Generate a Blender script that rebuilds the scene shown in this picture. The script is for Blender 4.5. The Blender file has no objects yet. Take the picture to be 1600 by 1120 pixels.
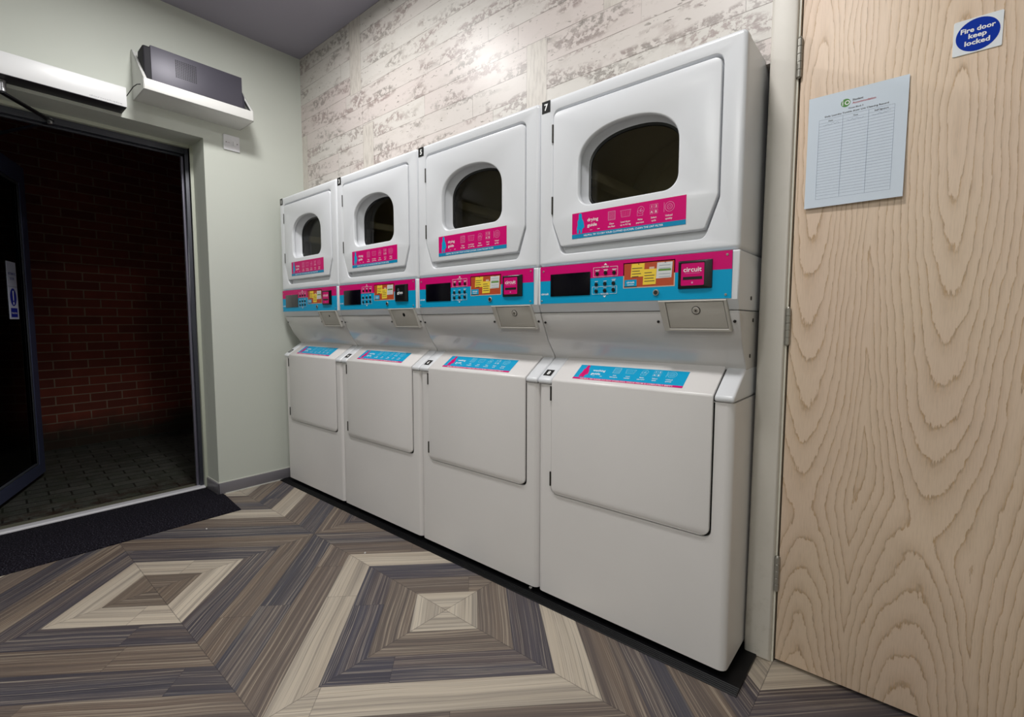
import bpy, bmesh, math, random
from mathutils import Vector, Matrix
from mathutils.geometry import tessellate_polygon
PI = math.pi
S = bpy.context.scene
COL = S.collection

# ------------------------------------------------------------------ camera
cam = bpy.data.cameras.new('camera')
cam.sensor_fit = 'HORIZONTAL'; cam.sensor_width = 36.0
cam.lens = 746.9 / 1600 * 36.0
cam.clip_start = 0.02
co = bpy.data.objects.new('camera', cam); COL.objects.link(co)
YAW, PIT, ROL = 0.7037, -0.0755, 0.0010
fw = Vector((-math.sin(YAW)*math.cos(PIT), math.cos(YAW)*math.cos(PIT), math.sin(PIT)))
rt = Vector((math.cos(YAW), math.sin(YAW), 0)); up = rt.cross(fw)
r2 = rt*math.cos(ROL) + up*math.sin(ROL); u2 = -rt*math.sin(ROL) + up*math.cos(ROL)
co.matrix_world = Matrix(((r2.x, u2.x, -fw.x, 3.1215), (r2.y, u2.y, -fw.y, -1.4018), (r2.z, u2.z, -fw.z, 1.046), (0, 0, 0, 1)))
S.camera = co
# ------------------------------------------------------------------ world, exposure
w = bpy.data.worlds.new('night'); S.world = w; w.use_nodes = True
w.node_tree.nodes['Background'].inputs[0].default_value = (0.25, 0.33, 0.6, 1)
w.node_tree.nodes['Background'].inputs[1].default_value = 0.012
S.view_settings.view_transform = 'Standard'; S.view_settings.look = 'None'
S.view_settings.exposure = -0.15; S.view_settings.gamma = 1.0; S.view_settings.use_curve_mapping = False
# ------------------------------------------------------------------ lamps (ceiling downlights; last pair added out of view as fill)
LAMPS = [(0.95, -0.60, 25), (2.50, -0.74, 18), (3.40, -2.30, 13), (2.20, -3.40, 36)]
CEIL = 2.766
for (lx, ly, e) in LAMPS:
    L = bpy.data.lights.new('downlight', 'AREA'); L.shape = 'DISK'; L.size = 0.26; L.energy = e
    L.color = (1.0, 0.985, 0.97)
    o = bpy.data.objects.new('downlight', L); COL.objects.link(o); o.location = (lx, ly, CEIL-0.036)

# ------------------------------------------------------------------ helpers: materials
def lin(h):
    c = [int(h[i:i+2], 16)/255 for i in (1, 3, 5)]
    return tuple((x/12.92 if x <= .04045 else ((x+.055)/1.055)**2.4) for x in c) + (1,)
MATS = {}
def mat(name, color=None, rough=0.5, metal=0.0, coat=0.0, spec=0.5):
    if name in MATS: return MATS[name]
    m = bpy.data.materials.new(name); m.use_nodes = True
    b = m.node_tree.nodes['Principled BSDF']
    if color: b.inputs['Base Color'].default_value = lin(color) if isinstance(color, str) else color
    b.inputs['Roughness'].default_value = rough; b.inputs['Metallic'].default_value = metal
    b.inputs['Coat Weight'].default_value = coat; b.inputs['Specular IOR Level'].default_value = spec
    MATS[name] = m; return m
class NT:
    def __init__(s, m): s.m = m; s.t = m.node_tree; s.b = s.t.nodes['Principled BSDF']
    def n(s, ty, **k):
        x = s.t.nodes.new(ty)
        for a, v in k.items(): setattr(x, a, v)
        return x
    def link(s, a, b): s.t.links.new(a, b)
    def val(s, inp, v):
        if hasattr(v, 'is_output') or isinstance(v, bpy.types.NodeSocket): s.link(v, inp)
        else: inp.default_value = v
    def M(s, op, a, b=0.0, c=0.0):
        x = s.n('ShaderNodeMath', operation=op); s.val(x.inputs[0], a); s.val(x.inputs[1], b); s.val(x.inputs[2], c); return x.outputs[0]
    def pos(s):
        g = s.n('ShaderNodeNewGeometry'); x = s.n('ShaderNodeSeparateXYZ'); s.link(g.outputs['Position'], x.inputs[0]); return x.outputs
    def vec(s, x, y, z=0.0):
        c = s.n('ShaderNodeCombineXYZ'); s.val(c.inputs[0], x); s.val(c.inputs[1], y); s.val(c.inputs[2], z); return c.outputs[0]
    def noise(s, v, scale=1.0, detail=3.0, rough=0.5, dist=0.0):
        x = s.n('ShaderNodeTexNoise'); s.link(v, x.inputs['Vector']); x.inputs['Scale'].default_value = scale
        x.inputs['Detail'].default_value = detail; x.inputs['Roughness'].default_value = rough; x.inputs['Distortion'].default_value = dist
        return x.outputs['Fac']
    def white(s, v):
        x = s.n('ShaderNodeTexWhiteNoise'); x.noise_dimensions = '3D'; s.link(v, x.inputs['Vector']); return x.outputs['Value']
    def ramp(s, f, stops, interp='LINEAR'):
        x = s.n('ShaderNodeValToRGB'); s.link(f, x.inputs[0]); x.color_ramp.interpolation = interp
        e = x.color_ramp.elements
        while len(e) < len(stops): e.new(0.5)
        for i, (p, c) in enumerate(stops):
            e[i].position = p; e[i].color = lin(c) if isinstance(c, str) else ((c, c, c, 1) if isinstance(c, (int, float)) else c)
        return x.outputs[0]
    def mix(s, f, a, b, mode='MIX'):
        x = s.n('ShaderNodeMix', data_type='RGBA', blend_type=mode); s.val(x.inputs[0], f)
        for k, v in ((6, a), (7, b)):
            if isinstance(v, str): v = lin(v)
            s.val(x.inputs[k], v)
        return x.outputs[2]
    def band(s, v, a, b):   # 1 where a<v<b
        return s.M('MULTIPLY', s.M('GREATER_THAN', v, a), s.M('LESS_THAN', v, b))
    def color(s, c): s.link(c, s.b.inputs['Base Color'])
    def bump(s, h, st=0.2, d=0.002):
        x = s.n('ShaderNodeBump'); x.inputs['Strength'].default_value = st; x.inputs['Distance'].default_value = d
        s.link(h, x.inputs['Height']); s.link(x.outputs[0], s.b.inputs['Normal'])

# enamel of the machines: off-white with faint mottling and orange peel
def enamel(name, c, rough):
    m = mat(name, c, rough, spec=0.5); t = NT(m); g = t.n('ShaderNodeTexCoord').outputs['Object']
    f = t.noise(g, 3.0, 2.0); t.color(t.mix(t.M('MULTIPLY', f, 0.25), c, '#c9c5c2'))
    t.bump(t.noise(g, 260, 1.0), 0.04, 0.0006); return m
ENAMEL = enamel('white_enamel', '#dfe2e7', 0.28); ENAMEL_W = enamel('warm_white_enamel', '#e2dfde', 0.30)
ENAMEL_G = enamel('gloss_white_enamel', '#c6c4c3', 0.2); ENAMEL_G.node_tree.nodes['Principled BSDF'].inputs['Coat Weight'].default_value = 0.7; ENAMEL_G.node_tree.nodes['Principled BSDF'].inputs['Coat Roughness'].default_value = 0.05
GREYW = mat('grey_white_metal', '#bcb8b1', 0.38, 0.1)
PINK = mat('magenta_print', '#d0006e', 0.4, spec=0.2); CYAN = mat('cyan_print', '#009ccb', 0.4, spec=0.2); BLUE2 = mat('strip_blue_print', '#1089b6', 0.4, spec=0.2)
WHITE = mat('white_print', '#f4f4f4', 0.4); BLACK = mat('black_plastic', '#0b0b0d', 0.3); DARK = mat('dark_gap', '#141312', 0.8)
SCREEN = mat('dark_display', '#07050e', 0.22, spec=0.15); SCREENG = mat('grey_display', '#3c3d3e', 0.22)
ORANGE = mat('orange_print', '#b8471e', 0.5); YEL = mat('yellow_print', '#f2cf3c', 0.5); PALE = mat('pale_print', '#d9b9a6', 0.5)
NOTEW = mat('note_white_print', '#d6d8d8', 0.5); GREEN = mat('green_print', '#5c8f2f', 0.5); INK = mat('ink', '#2c2c34', 0.6)
STEEL = mat('steel', '#a5a29a', 0.35, 0.6); DSTEEL = mat('dark_steel', '#4b4946', 0.4, 0.9)
PINKL = mat('pale_pink_print', '#e58fbb', 0.4); REDINK = mat('red_print', '#b23a4a', 0.5); LGREEN = mat('leaf_green_print', '#4f8f3c', 0.5)
GREYINK = mat('grey_ink', '#8e98a8', 0.6); LINE = mat('table_line_ink', '#93a2b6', 0.6)
RUBBER = mat('black_rubber', '#08080b', 0.45, spec=0.3)
# ------------------------------------------------------------------ helpers: meshes
TEXTC = {}
def text_mesh(s, off=0.0):
    k = (s, off)
    if k in TEXTC: return TEXTC[k]
    c = bpy.data.curves.new('t', 'FONT'); c.body = s; c.offset = off; c.resolution_u = 2; c.fill_mode = 'FRONT'
    o = bpy.data.objects.new('t', c); COL.objects.link(o)
    dg = bpy.context.evaluated_depsgraph_get(); e = o.evaluated_get(dg); me = e.to_mesh()
    vs = [(v.co.x, v.co.y) for v in me.vertices]; fs = [tuple(p.vertices) for p in me.polygons]
    e.to_mesh_clear(); bpy.data.objects.remove(o); bpy.data.curves.remove(c)
    TEXTC[k] = (vs, fs); return TEXTC[k]
def rrect(x0, z0, x1, z1, r, n=6, rs=None):
    rs = rs or (r, r, r, r); out = []      # bl, br, tr, tl
    for (cx, cz, a0, rr) in ((x0, z0, 180, rs[0]), (x1, z0, 270, rs[1]), (x1, z1, 0, rs[2]), (x0, z1, 90, rs[3])):
        if rr <= 0: out.append((cx, cz)); continue
        sx = 1 if cx == x0 else -1; sz = 1 if cz == z0 else -1
        for k in range(n+1):
            a = math.radians(a0 + 90*k/n); out.append((cx+sx*rr+rr*math.cos(a), cz+sz*rr+rr*math.sin(a)))
    return out
def roundpoly(pts, r, n=5):
    out = []; N = len(pts)
    for i, p in enumerate(pts):
        rr = r[i] if isinstance(r, (list, tuple)) else r
        P = Vector(p); A = (Vector(pts[i-1])-P); B = (Vector(pts[(i+1) % N])-P)
        if rr <= 0: out.append(tuple(p)); continue
        a, b = A.normalized(), B.normalized(); ang = a.angle(b); d = min(rr/math.tan(ang/2), A.length*.49, B.length*.49)
        q = P+a*d; s = P+b*d
        for k in range(n+1):
            t = k/n; out.append(tuple((q*(1-t)**2 + P*2*t*(1-t) + s*t*t)))
    return out
def inset(lp, d):
    if abs(d) < 1e-9: return list(lp)
    N = len(lp); area = sum(lp[i][0]*lp[(i+1) % N][1]-lp[(i+1) % N][0]*lp[i][1] for i in range(N)); sg = 1 if area > 0 else -1
    out = []
    for i in range(N):
        p = Vector(lp[i]); a = (p-Vector(lp[i-1])); b = (Vector(lp[(i+1) % N])-p)
        if a.length < 1e-9: a = b
        if b.length < 1e-9: b = a
        a.normalize(); b.normalize()
        na = Vector((-a.y, a.x))*sg; nb = Vector((-b.y, b.x))*sg; n = na+nb
        if n.length < 1e-6: n = na
        n.normalize(); c = max(0.5, n.dot(na)); out.append(tuple(p+n*(d/c)))
    return out
XZ = lambda y: (lambda u, v: (u, y, v))
class MB:
    def __init__(s): s.v = []; s.f = []; s.m = []; s.mats = []; s.cur = 0
    def use(s, m):
        if m not in s.mats: s.mats.append(m)
        s.cur = s.mats.index(m); return s
    def add(s, vs, fs):
        b = len(s.v); s.v += [tuple(x) for x in vs]
        for f in fs: s.f.append(tuple(b+i for i in f)); s.m.append(s.cur)
    def fill(s, outer, holes, fn):
        loops = [outer]+list(holes); pts = [[Vector((p[0], p[1], 0)) for p in l] for l in loops]
        tr = tessellate_polygon(pts); flat = [p for l in loops for p in l]
        s.add([fn(*p) for p in flat], [tuple(t) for t in tr])
    def strip(s, A, B, closed=True):
        n = len(A); fs = [(i, (i+1) % n, n+(i+1) % n, n+i) for i in range(n if closed else n-1)]
        s.add(list(A)+list(B), fs)
    def loft(s, loops, cap0=True, cap1=True):
        n = len(loops[0]); vs = [p for l in loops for p in l]; fs = []
        for k in range(len(loops)-1):
            for i in range(n): fs.append((k*n+i, k*n+(i+1) % n, (k+1)*n+(i+1) % n, (k+1)*n+i))
        if cap0: fs.append(tuple(reversed(range(n))))
        if cap1: fs.append(tuple((len(loops)-1)*n+i for i in range(n)))
        s.add(vs, fs)
    def prism(s, outline, y0, y1, r=0.0, holes=(), fn=None, back=True, seg=3):
        fn = fn or (lambda u, v, y: (u, y, v)); L = []
        if r > 0:
            for k in range(seg+1):
                a = PI/2*k/seg; L.append((inset(outline, r*(1-math.sin(a))), y0+r*(1-math.cos(a))))
        else: L.append((outline, y0))
        L.append((outline, y1))
        loops = [[fn(u, v, y) for (u, v) in lp] for lp, y in L]
        s.loft(loops, False, back); s.fill(L[0][0], holes, lambda u, v: fn(u, v, y0))
    def box(s, x0, x1, y0, y1, z0, z1, bev=0.0, seg=2, M=None):
        if bev <= 0:
            vs = [(x, y, z) for x in (x0, x1) for y in (y0, y1) for z in (z0, z1)]
            fs = [(0, 1, 3, 2), (4, 6, 7, 5), (0, 4, 5, 1), (2, 3, 7, 6), (0, 2, 6, 4), (1, 5, 7, 3)]
        else:
            bm = bmesh.new(); bmesh.ops.create_cube(bm, size=1)
            for v in bm.verts: v.co = Vector(((x0+x1)/2+v.co.x*(x1-x0), (y0+y1)/2+v.co.y*(y1-y0), (z0+z1)/2+v.co.z*(z1-z0)))
            bmesh.ops.bevel(bm, geom=bm.edges[:], offset=bev, segments=seg, affect='EDGES', profile=0.5)
            bm.verts.index_update(); vs = [v.co.copy() for v in bm.verts]; fs = [tuple(v.index for v in f.verts) for f in bm.faces]; bm.free()
        if M: vs = [M @ Vector(v) for v in vs]
        s.add(vs, fs)
    def cyl(s, p, q, r, n=20, r1=None, cap=True, bev=0.0):
        p, q = Vector(p), Vector(q); d = (q-p).normalized(); a = d.orthogonal().normalized(); b = d.cross(a); r1 = r if r1 is None else r1
        def ring(c, rr): return [c+(a*math.cos(2*PI*i/n)+b*math.sin(2*PI*i/n))*rr for i in range(n)]
        L = [ring(p, r-bev)]+([ring(p+d*bev, r)] if bev else [])+([ring(q-d*bev, r1)] if bev else [])+[ring(q, r1-bev)]
        s.loft(L, cap, cap)
    def tube(s, pts, r, n=8):
        P = [Vector(p) for p in pts]; L = []; a = None
        for i, p in enumerate(P):
            d = (P[min(i+1, len(P)-1)]-P[max(i-1, 0)]).normalized()
            a = d.orthogonal().normalized() if a is None else (a-d*a.dot(d)).normalized(); b = d.cross(a)
            L.append([p+(a*math.cos(2*PI*k/n)+b*math.sin(2*PI*k/n))*r for k in range(n)])
        s.loft(L)
    def extrude_profile(s, prof, x0, x1, r=0.0):     # prof in (y,z), extruded along x with rounded ends
        L = []
        for k in range(4 if r else 1):
            a = PI/2*k/3 if r else PI/2; L.append((x0+r*(1-math.cos(a)) if r else x0, inset(prof, r*(1-math.sin(a)))))
        for k in reversed(range(4 if r else 1)):
            a = PI/2*k/3 if r else PI/2; L.append((x1-r*(1-math.cos(a)) if r else x1, inset(prof, r*(1-math.sin(a)))))
        loops = [[(x, y, z) for (y, z) in lp] for x, lp in L]
        s.loft(loops, False, False)
        s.fill(L[0][1], (), lambda y, z: (L[0][0], y, z)); s.fill(L[-1][1], (), lambda y, z: (L[-1][0], y, z))
    def mesh(s, name, flat=False):
        me = bpy.data.meshes.new(name); me.from_pydata(s.v, [], s.f)
        for m in s.mats: me.materials.append(m)
        for p, i in zip(me.polygons, s.m): p.material_index = i
        if not flat:
            bm = bmesh.new(); bm.from_mesh(me); bmesh.ops.remove_doubles(bm, verts=bm.verts, dist=1e-5); bmesh.ops.recalc_face_normals(bm, faces=bm.faces); bm.to_mesh(me); bm.free()
            me.polygons.foreach_set('use_smooth', [True]*len(me.polygons)); me.set_sharp_from_angle(angle=math.radians(40))
        me.update(); return me
class GFX:      # flat print on a plane: origin, u axis, v axis, outward normal
    def __init__(s, mb, o, u, v, n, step=0.0003): s.mb = mb; s.o = Vector(o); s.u = Vector(u).normalized(); s.v = Vector(v).normalized(); s.n = Vector(n).normalized(); s.st = step
    def P(s, a, b, l): return s.o+s.u*a+s.v*b+s.n*(l*s.st)
    def poly(s, pts, l, m): s.mb.use(m); s.mb.fill(pts, (), lambda a, b: s.P(a, b, l))
    def rect(s, a0, b0, a1, b1, l, m): s.poly([(a0, b0), (a1, b0), (a1, b1), (a0, b1)], l, m)
    def frame(s, a0, b0, a1, b1, w, l, m):
        s.mb.use(m); s.mb.fill([(a0, b0), (a1, b0), (a1, b1), (a0, b1)], [[(a0+w, b0+w), (a1-w, b0+w), (a1-w, b1-w), (a0+w, b1-w)]], lambda a, b: s.P(a, b, l))
    def disc(s, a, b, r, l, m, rb=None, n=28): s.poly([(a+r*math.cos(2*PI*i/n), b+(rb or r)*math.sin(2*PI*i/n)) for i in range(n)], l, m)
    def ring(s, a, b, r, w, l, m, n=24):
        c = lambda q: [(a+q*math.cos(2*PI*i/n), b+q*math.sin(2*PI*i/n)) for i in range(n)]
        s.mb.use(m); s.mb.fill(c(r), [c(r-w)], lambda x, y: s.P(x, y, l))
    def seg(s, a0, b0, a1, b1, w, l, m):
        d = Vector((a1-a0, b1-b0)).normalized(); q = Vector((-d.y, d.x))*w/2
        s.poly([(a0+q.x, b0+q.y), (a0-q.x, b0-q.y), (a1-q.x, b1-q.y), (a1+q.x, b1+q.y)], l, m)
    def text(s, t, a, b, h, l, m, bold=0.0, align='l', width=None, shear=0.0):
        vs, fs = text_mesh(t, bold)
        if not vs: return
        x0 = min(p[0] for p in vs); x1 = max(p[0] for p in vs); k = h/0.70; kx = k
        if width: kx = width/(x1-x0)
        W = (x1-x0)*kx; off = a if align == 'l' else (a-W/2 if align == 'c' else a-W)
        s.mb.use(m); s.mb.add([s.P(off+(p[0]-x0)*kx+shear*p[1]*k, b+p[1]*k, l) for p in vs], fs)
CACHE = {}
def part(name, parent, key, fn, flat=False, label=None, loc=None, kind=None):
    if key is None or key not in CACHE:
        mb = MB(); fn(mb); me = mb.mesh(name, flat)
        if key is not None: CACHE[key] = me
    else: me = CACHE[key]
    o = bpy.data.objects.new(name, me); COL.objects.link(o)
    if parent: o.parent = parent
    if label: o['label'] = label
    if loc: o.location = loc
    if kind: o['kind'] = kind
    return o
def thing(name, label, cat, loc=(0, 0, 0), group=None):
    o = bpy.data.objects.new(name, None); COL.objects.link(o); o.location = loc; o.empty_display_size = 0.1
    o['label'] = label; o['category'] = cat
    if group: o['group'] = group
    return o
def tag(o, label, cat, group=None):
    o['label'] = label; o['category'] = cat
    if group: o['group'] = group
    return o
def struct(name, fn, flat=False): return part(name, None, None, fn, flat, kind='structure')
W = 0.686; XL = -0.067; YB = 0.195

# ------------------------------------------------------------------ setting: floor
def floor_mat():
    m = mat('geometric_plank_vinyl', None, 0.42, spec=0.35); t = NT(m); p = t.pos(); U = 0.16165
    X = t.M('DIVIDE', t.M('PINGPONG', t.M('ADD', p[0], -0.888+0.97*10), 0.97), U)
    Y = t.M('DIVIDE', t.M('PINGPONG', t.M('ADD', p[1], 0.933+0.6475*10), 0.6475), U)
    s = t.M('ADD', X, Y); d = t.M('SUBTRACT', X, Y)
    cx = t.M('FLOOR', t.M('DIVIDE', t.M('ADD', p[0], -0.888+9.7), 0.97)); cy = t.M('FLOOR', t.M('DIVIDE', t.M('ADD', p[1], 0.933+6.475), 0.6475))
    bnd = t.M('FLOOR', s); fr = t.M('FRACT', s)
    # plank end joints
    hc = t.white(t.vec(cx, cy, bnd)); dj = t.M('ADD', t.M('DIVIDE', d, 8.0), t.M('MULTIPLY', hc, 7.0)); pl = t.M('FLOOR', dj); djf = t.M('FRACT', dj)
    tone = t.ramp(t.M('DIVIDE', t.M('ADD', bnd, 0.5), 10.0), [(0.0, '#72665b'), (0.1, '#c0b5a5'), (0.2, '#4f4b51'), (0.3, '#706359'), (0.4, '#4d4b52'), (0.5, '#6e625a'), (0.6, '#c0b5a5'), (0.7, '#4c4a54'), (0.8, '#786c62'), (0.9, '#c5bbab')], 'CONSTANT')
    seed = t.M('ADD', t.M('MULTIPLY', cx, 3.7), t.M('ADD', t.M('MULTIPLY', cy, 7.3), t.M('MULTIPLY', pl, 5.1)))
    dd = t.M('ADD', d, t.M('MULTIPLY', t.noise(t.vec(p[0], p[1], 0.0), 2.0, 1.0), 1.0))
    sw = t.M('ADD', s, t.M('MULTIPLY', t.noise(t.vec(t.M('MULTIPLY', s, 0.6), t.M('MULTIPLY', d, 0.25), seed), 1.0, 1.0), 0.25))
    n1 = t.noise(t.vec(sw, t.M('MULTIPLY', d, 0.012), seed), 3.4, 2.0, 0.5)       # broad streaks
    n2 = t.noise(t.vec(sw, t.M('MULTIPLY', d, 0.006), t.M('ADD', seed, 4.0)), 15.0, 2.0, 0.6)
    n4 = t.noise(t.vec(sw, t.M('MULTIPLY', d, 0.004), t.M('ADD', seed, 2.0)), 38.0, 1.0, 0.6)
    n3 = t.noise(t.vec(sw, t.M('MULTIPLY', d, 0.03), t.M('ADD', seed, 9.0)), 1.7, 1.0)
    brk = t.ramp(t.noise(t.vec(t.M('MULTIPLY', s, 6.0), t.M('MULTIPLY', d, 0.45), seed), 2.0, 2.0), [(0.30, 0.25), (0.55, 1.0)])
    lite = t.mix(0.52, tone, '#cdbfa9'); dark = t.mix(0.60, tone, '#332f36'); warmc = t.mix(0.5, tone, '#84705c')
    c = t.mix(t.ramp(n3, [(0.46, 0.0), (0.64, 0.6)]), tone, warmc)
    c = t.mix(t.M('MULTIPLY', t.ramp(n1, [(0.46, 0.0), (0.60, 1.0)]), 0.55), c, dark)
    c = t.mix(t.M('MULTIPLY', t.ramp(n2, [(0.56, 0.0), (0.66, 1.0)]), 0.60), c, lite)
    c = t.mix(t.M('MULTIPLY', t.ramp(n2, [(0.34, 1.0), (0.44, 0.0)]), 0.62), c, dark)
    c = t.mix(t.M('MULTIPLY', t.M('MULTIPLY', t.ramp(n4, [(0.58, 0.0), (0.66, 1.0)]), brk), 0.65), c, lite)
    c = t.mix(t.M('MULTIPLY', t.M('MULTIPLY', t.ramp(n4, [(0.34, 1.0), (0.42, 0.0)]), brk), 0.60), c, dark)
    pr = t.white(t.vec(cx, t.M('ADD', cy, 3.3), t.M('ADD', bnd, t.M('MULTIPLY', pl, 0.37))))
    c = t.mix(t.M('MULTIPLY', pr, 0.12), c, '#26242c')
    edge = t.M('MAXIMUM', t.M('LESS_THAN', fr, 0.012), t.M('GREATER_THAN', fr, 0.992))
    ejt = t.M('MAXIMUM', edge, t.M('LESS_THAN', djf, 0.0022))
    mx = t.M('MINIMUM', t.M('MINIMUM', X, t.M('SUBTRACT', 6.0, X)), t.M('MINIMUM', Y, t.M('SUBTRACT', 4.005, Y)))
    ejt = t.M('MAXIMUM', ejt, t.M('LESS_THAN', mx, 0.008))
    c = t.mix(t.M('MULTIPLY', ejt, 0.45), c, '#29252a'); t.color(c)
    t.bump(n2, 0.10, 0.0008); t.link(t.ramp(n2, [(0.3, 0.36), (0.7, 0.5)]), t.b.inputs['Roughness']); return m
FLOORM = floor_mat()
struct('floor', lambda b: b.use(FLOORM).box(XL-0.24, 4.6, -3.9, 0.75, -0.05, 0.0))
CEILM = mat('ceiling_paint', '#96939f', 0.75); WALLM = mat('wall_paint', '#c6cac1', 0.62)
t = NT(WALLM); t.bump(t.noise(t.n('ShaderNodeTexCoord').outputs['Object'], 90, 3.0), 0.08, 0.001)
struct('ceiling', lambda b: b.use(CEILM).box(XL-0.24, 4.6, -3.9, 0.75, CEIL, CEIL+0.1))
struct('wall_right', lambda b: b.use(WALLM).box(4.5, 4.6, -3.9, 0.75, 0, CEIL))
struct('wall_front', lambda b: b.use(WALLM).box(XL-0.24, 4.6, -4.0, -3.9, 0, CEIL))
# left wall with the doorway (opening Y -1.60..-0.39, Z 0..2.10)
YO, YH, ZO = -0.39, -1.62, 2.10; XO = XL-0.19
def wall_left(b):
    b.use(WALLM); b.box(XO, XL, YO, 0.75, 0, CEIL); b.box(XO, XL, -3.9, YH, 0, CEIL); b.box(XO, XL, YH, YO, ZO, CEIL)
struct('wall_left', wall_left)
def trim1(b):   # plaster bead and metal frame round the glazed door
    b.use(mat('reveal_bead_paint', '#b9bdae', 0.5))
    b.box(XO-0.03, XO, YO-0.016, YO+0.12, 0, ZO+0.1, 0.002); b.box(XO-0.03, XO, YH, YO-0.016, ZO-0.018, ZO+0.1, 0.002); b.box(XO-0.03, XO, YH-0.12, YH+0.016, 0, ZO+0.1)
    b.use(mat('anthracite_frame', '#3b3d46', 0.4, 0.2))
    b.box(XO-0.09, XO-0.031, YO-0.034, YO+0.1, 0, ZO+0.1, 0.003); b.box(XO-0.09, XO-0.031, YH, YO-0.034, ZO-0.05, ZO+0.1, 0.003); b.box(XO-0.09, XO-0.031, YH-0.1, YH+0.05, 0, ZO+0.1, 0.003)
    b.use(mat('frame_stop', '#6c6a78', 0.4, 0.2)).box(XO-0.075, XO-0.055, YO-0.046, YO-0.034, 0, ZO-0.05, 0.002); b.use(mat('anthracite_frame')).box(XO-0.075, XO-0.055, YH, YO-0.034, ZO-0.062, ZO-0.05, 0.002)
struct('trim_1', trim1)
def trim2(b):
    b.use(mat('silver_threshold', '#d4d3d8', 0.5, 0.0)); b.extrude_profile([(0.0, 0.0), (0.0, 0.010), (0.004, 0.014), (0.05, 0.016), (0.065, 0.006), (0.065, 0.0)], 0, 1.23)
    b.v = [(XO+0.0-v[1], YO-v[0], v[2]) for v in b.v]
struct('trim_2', trim2)
BASEM = mat('grey_skirting', '#77747a', 0.4); SEAL = mat('pale_sealant', '#c8c8c0', 0.6)
def skirt(b):
    b.use(BASEM); b.box(XL, XL+0.008, YO-0.008, YB, 0, 0.068, 0.002); b.box(XO, XL+0.008, YO-0.008, YO, 0, 0.068, 0.002)
    b.use(SEAL); b.box(XL, XL+0.005, YO-0.002, YB, 0.068, 0.074, 0.001); b.box(XO, XL+0.004, YO-0.003, YO, 0.068, 0.074, 0.001)
    b.box(XL+0.008, XL+0.013, YO+0.03, YB, 0.0, 0.005)
struct('baseboard_left', skirt)
# wallpaper wall
def wallpaper():
    m = mat('distressed_plank_wallpaper', None, 0.40, spec=0.45); t = NT(m); p = t.pos(); x, z = p[0], p[2]
    P = 0.0992; zz = t.M('DIVIDE', t.M('SUBTRACT', z, 1.970-20*P), P); row = t.M('FLOOR', zz); fz = t.M('FRACT', zz)
    # upright boards let into the rows
    strips = [(0.53, 0.64, 2.36, 2.80), (0.65, 0.75, 1.70, 2.16), (1.845, 1.945, 1.60, 2.17), (-0.07, -0.0, 1.9, 2.27), (2.20, 2.295, 2.17, 2.6)]
    ins = None; eds = None
    for (a, b_, c_, d_) in strips:
        q = t.M('MULTIPLY', t.band(x, a, b_), t.band(z, c_, d_)); e = t.M('SUBTRACT', t.M('MULTIPLY', t.band(x, a-.003, b_+.003), t.band(z, c_-.003, d_+.003)), q)
        ins = q if ins is None else t.M('MAXIMUM', ins, q); eds = e if eds is None else t.M('MAXIMUM', eds, e)
    rr = t.white(t.vec(row, 3.0, 1.0)); xj = t.M('ADD', t.M('DIVIDE', x, 1.15), t.M('MULTIPLY', rr, 9.0)); pj = t.M('FLOOR', xj); fj = t.M('FRACT', xj)
    prand = t.white(t.vec(row, pj, 2.0))
    base = t.mix(prand, '#cdc9c3', '#cbc0bc')
    vh = t.vec(t.M('ADD', x, t.M('MULTIPLY', row, 1.7)), t.M('MULTIPLY', z, 2.6), 0.0)
    vv = t.vec(t.M('MULTIPLY', x, 4.0), t.M('MULTIPLY', z, 0.7), 5.0)
    big = t.noise(t.vec(t.M('ADD', x, t.M('MULTIPLY', row, 1.7)), t.M('MULTIPLY', z, 3.6), 4.0), 4.4, 1.0, 0.5); iso = t.vec(x, t.M('ADD', t.M('MULTIPLY', z, 1.25), 3.0), 0.0); fine = t.noise(iso, 30.0, 5.0, 0.66, 0.2); fine2 = t.noise(vh, 70.0, 3.0, 0.6, 0.3)
    mk = t.M('MULTIPLY', t.ramp(big, [(0.47, 0.0), (0.57, 1.0)]), t.ramp(fine, [(0.46, 0.0), (0.53, 1.0)]))
    mk = t.M('MULTIPLY', mk, t.ramp(fine2, [(0.28, 0.35), (0.5, 1.0)]))
    tint = t.mix(t.ramp(t.noise(vh, 3.1, 1.0), [(0.4, 0.0), (0.6, 1.0)]), '#807a74', '#8f7d7a')
    c = t.mix(t.M('MULTIPLY', mk, 0.78), base, tint)
    soft = t.ramp(t.noise(vh, 8.0, 4.0, 0.6), [(0.52, 0.0), (0.72, 0.45)]); c = t.mix(soft, c, '#b9b2aa')
    n5 = t.noise(vh, 30.0, 4.0, 0.62, 0.5); sc = t.M('MULTIPLY', t.ramp(n5, [(0.61, 0.0), (0.65, 1.0)]), t.ramp(t.noise(vh, 7.0, 1.0), [(0.42, 0.0), (0.55, 0.8)]))
    c = t.mix(sc, c, '#807a73')
    vs = t.ramp(t.noise(vv, 20.0, 4.0, 0.6), [(0.45, 0.0), (0.70, 0.8)]); cv = t.mix(vs, '#cac4bc', '#aaa39c'); c = t.mix(ins, c, cv)
    ln = t.M('MAXIMUM', t.M('LESS_THAN', fz, 0.028), t.M('LESS_THAN', fj, 0.0016)); ln = t.M('MULTIPLY', ln, t.M('SUBTRACT', 1.0, ins))
    ln = t.M('MULTIPLY', ln, t.ramp(t.noise(vh, 8.0, 2.0), [(0.35, 0.25), (0.55, 1.0)])); ln = t.M('MAXIMUM', ln, t.M('MULTIPLY', eds, 0.45))
    c = t.mix(t.M('MULTIPLY', ln, 0.75), c, '#6b625b'); t.color(c); return m
WP = wallpaper()
XR = 2.758      # right edge of the recess the machines stand in
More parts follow.
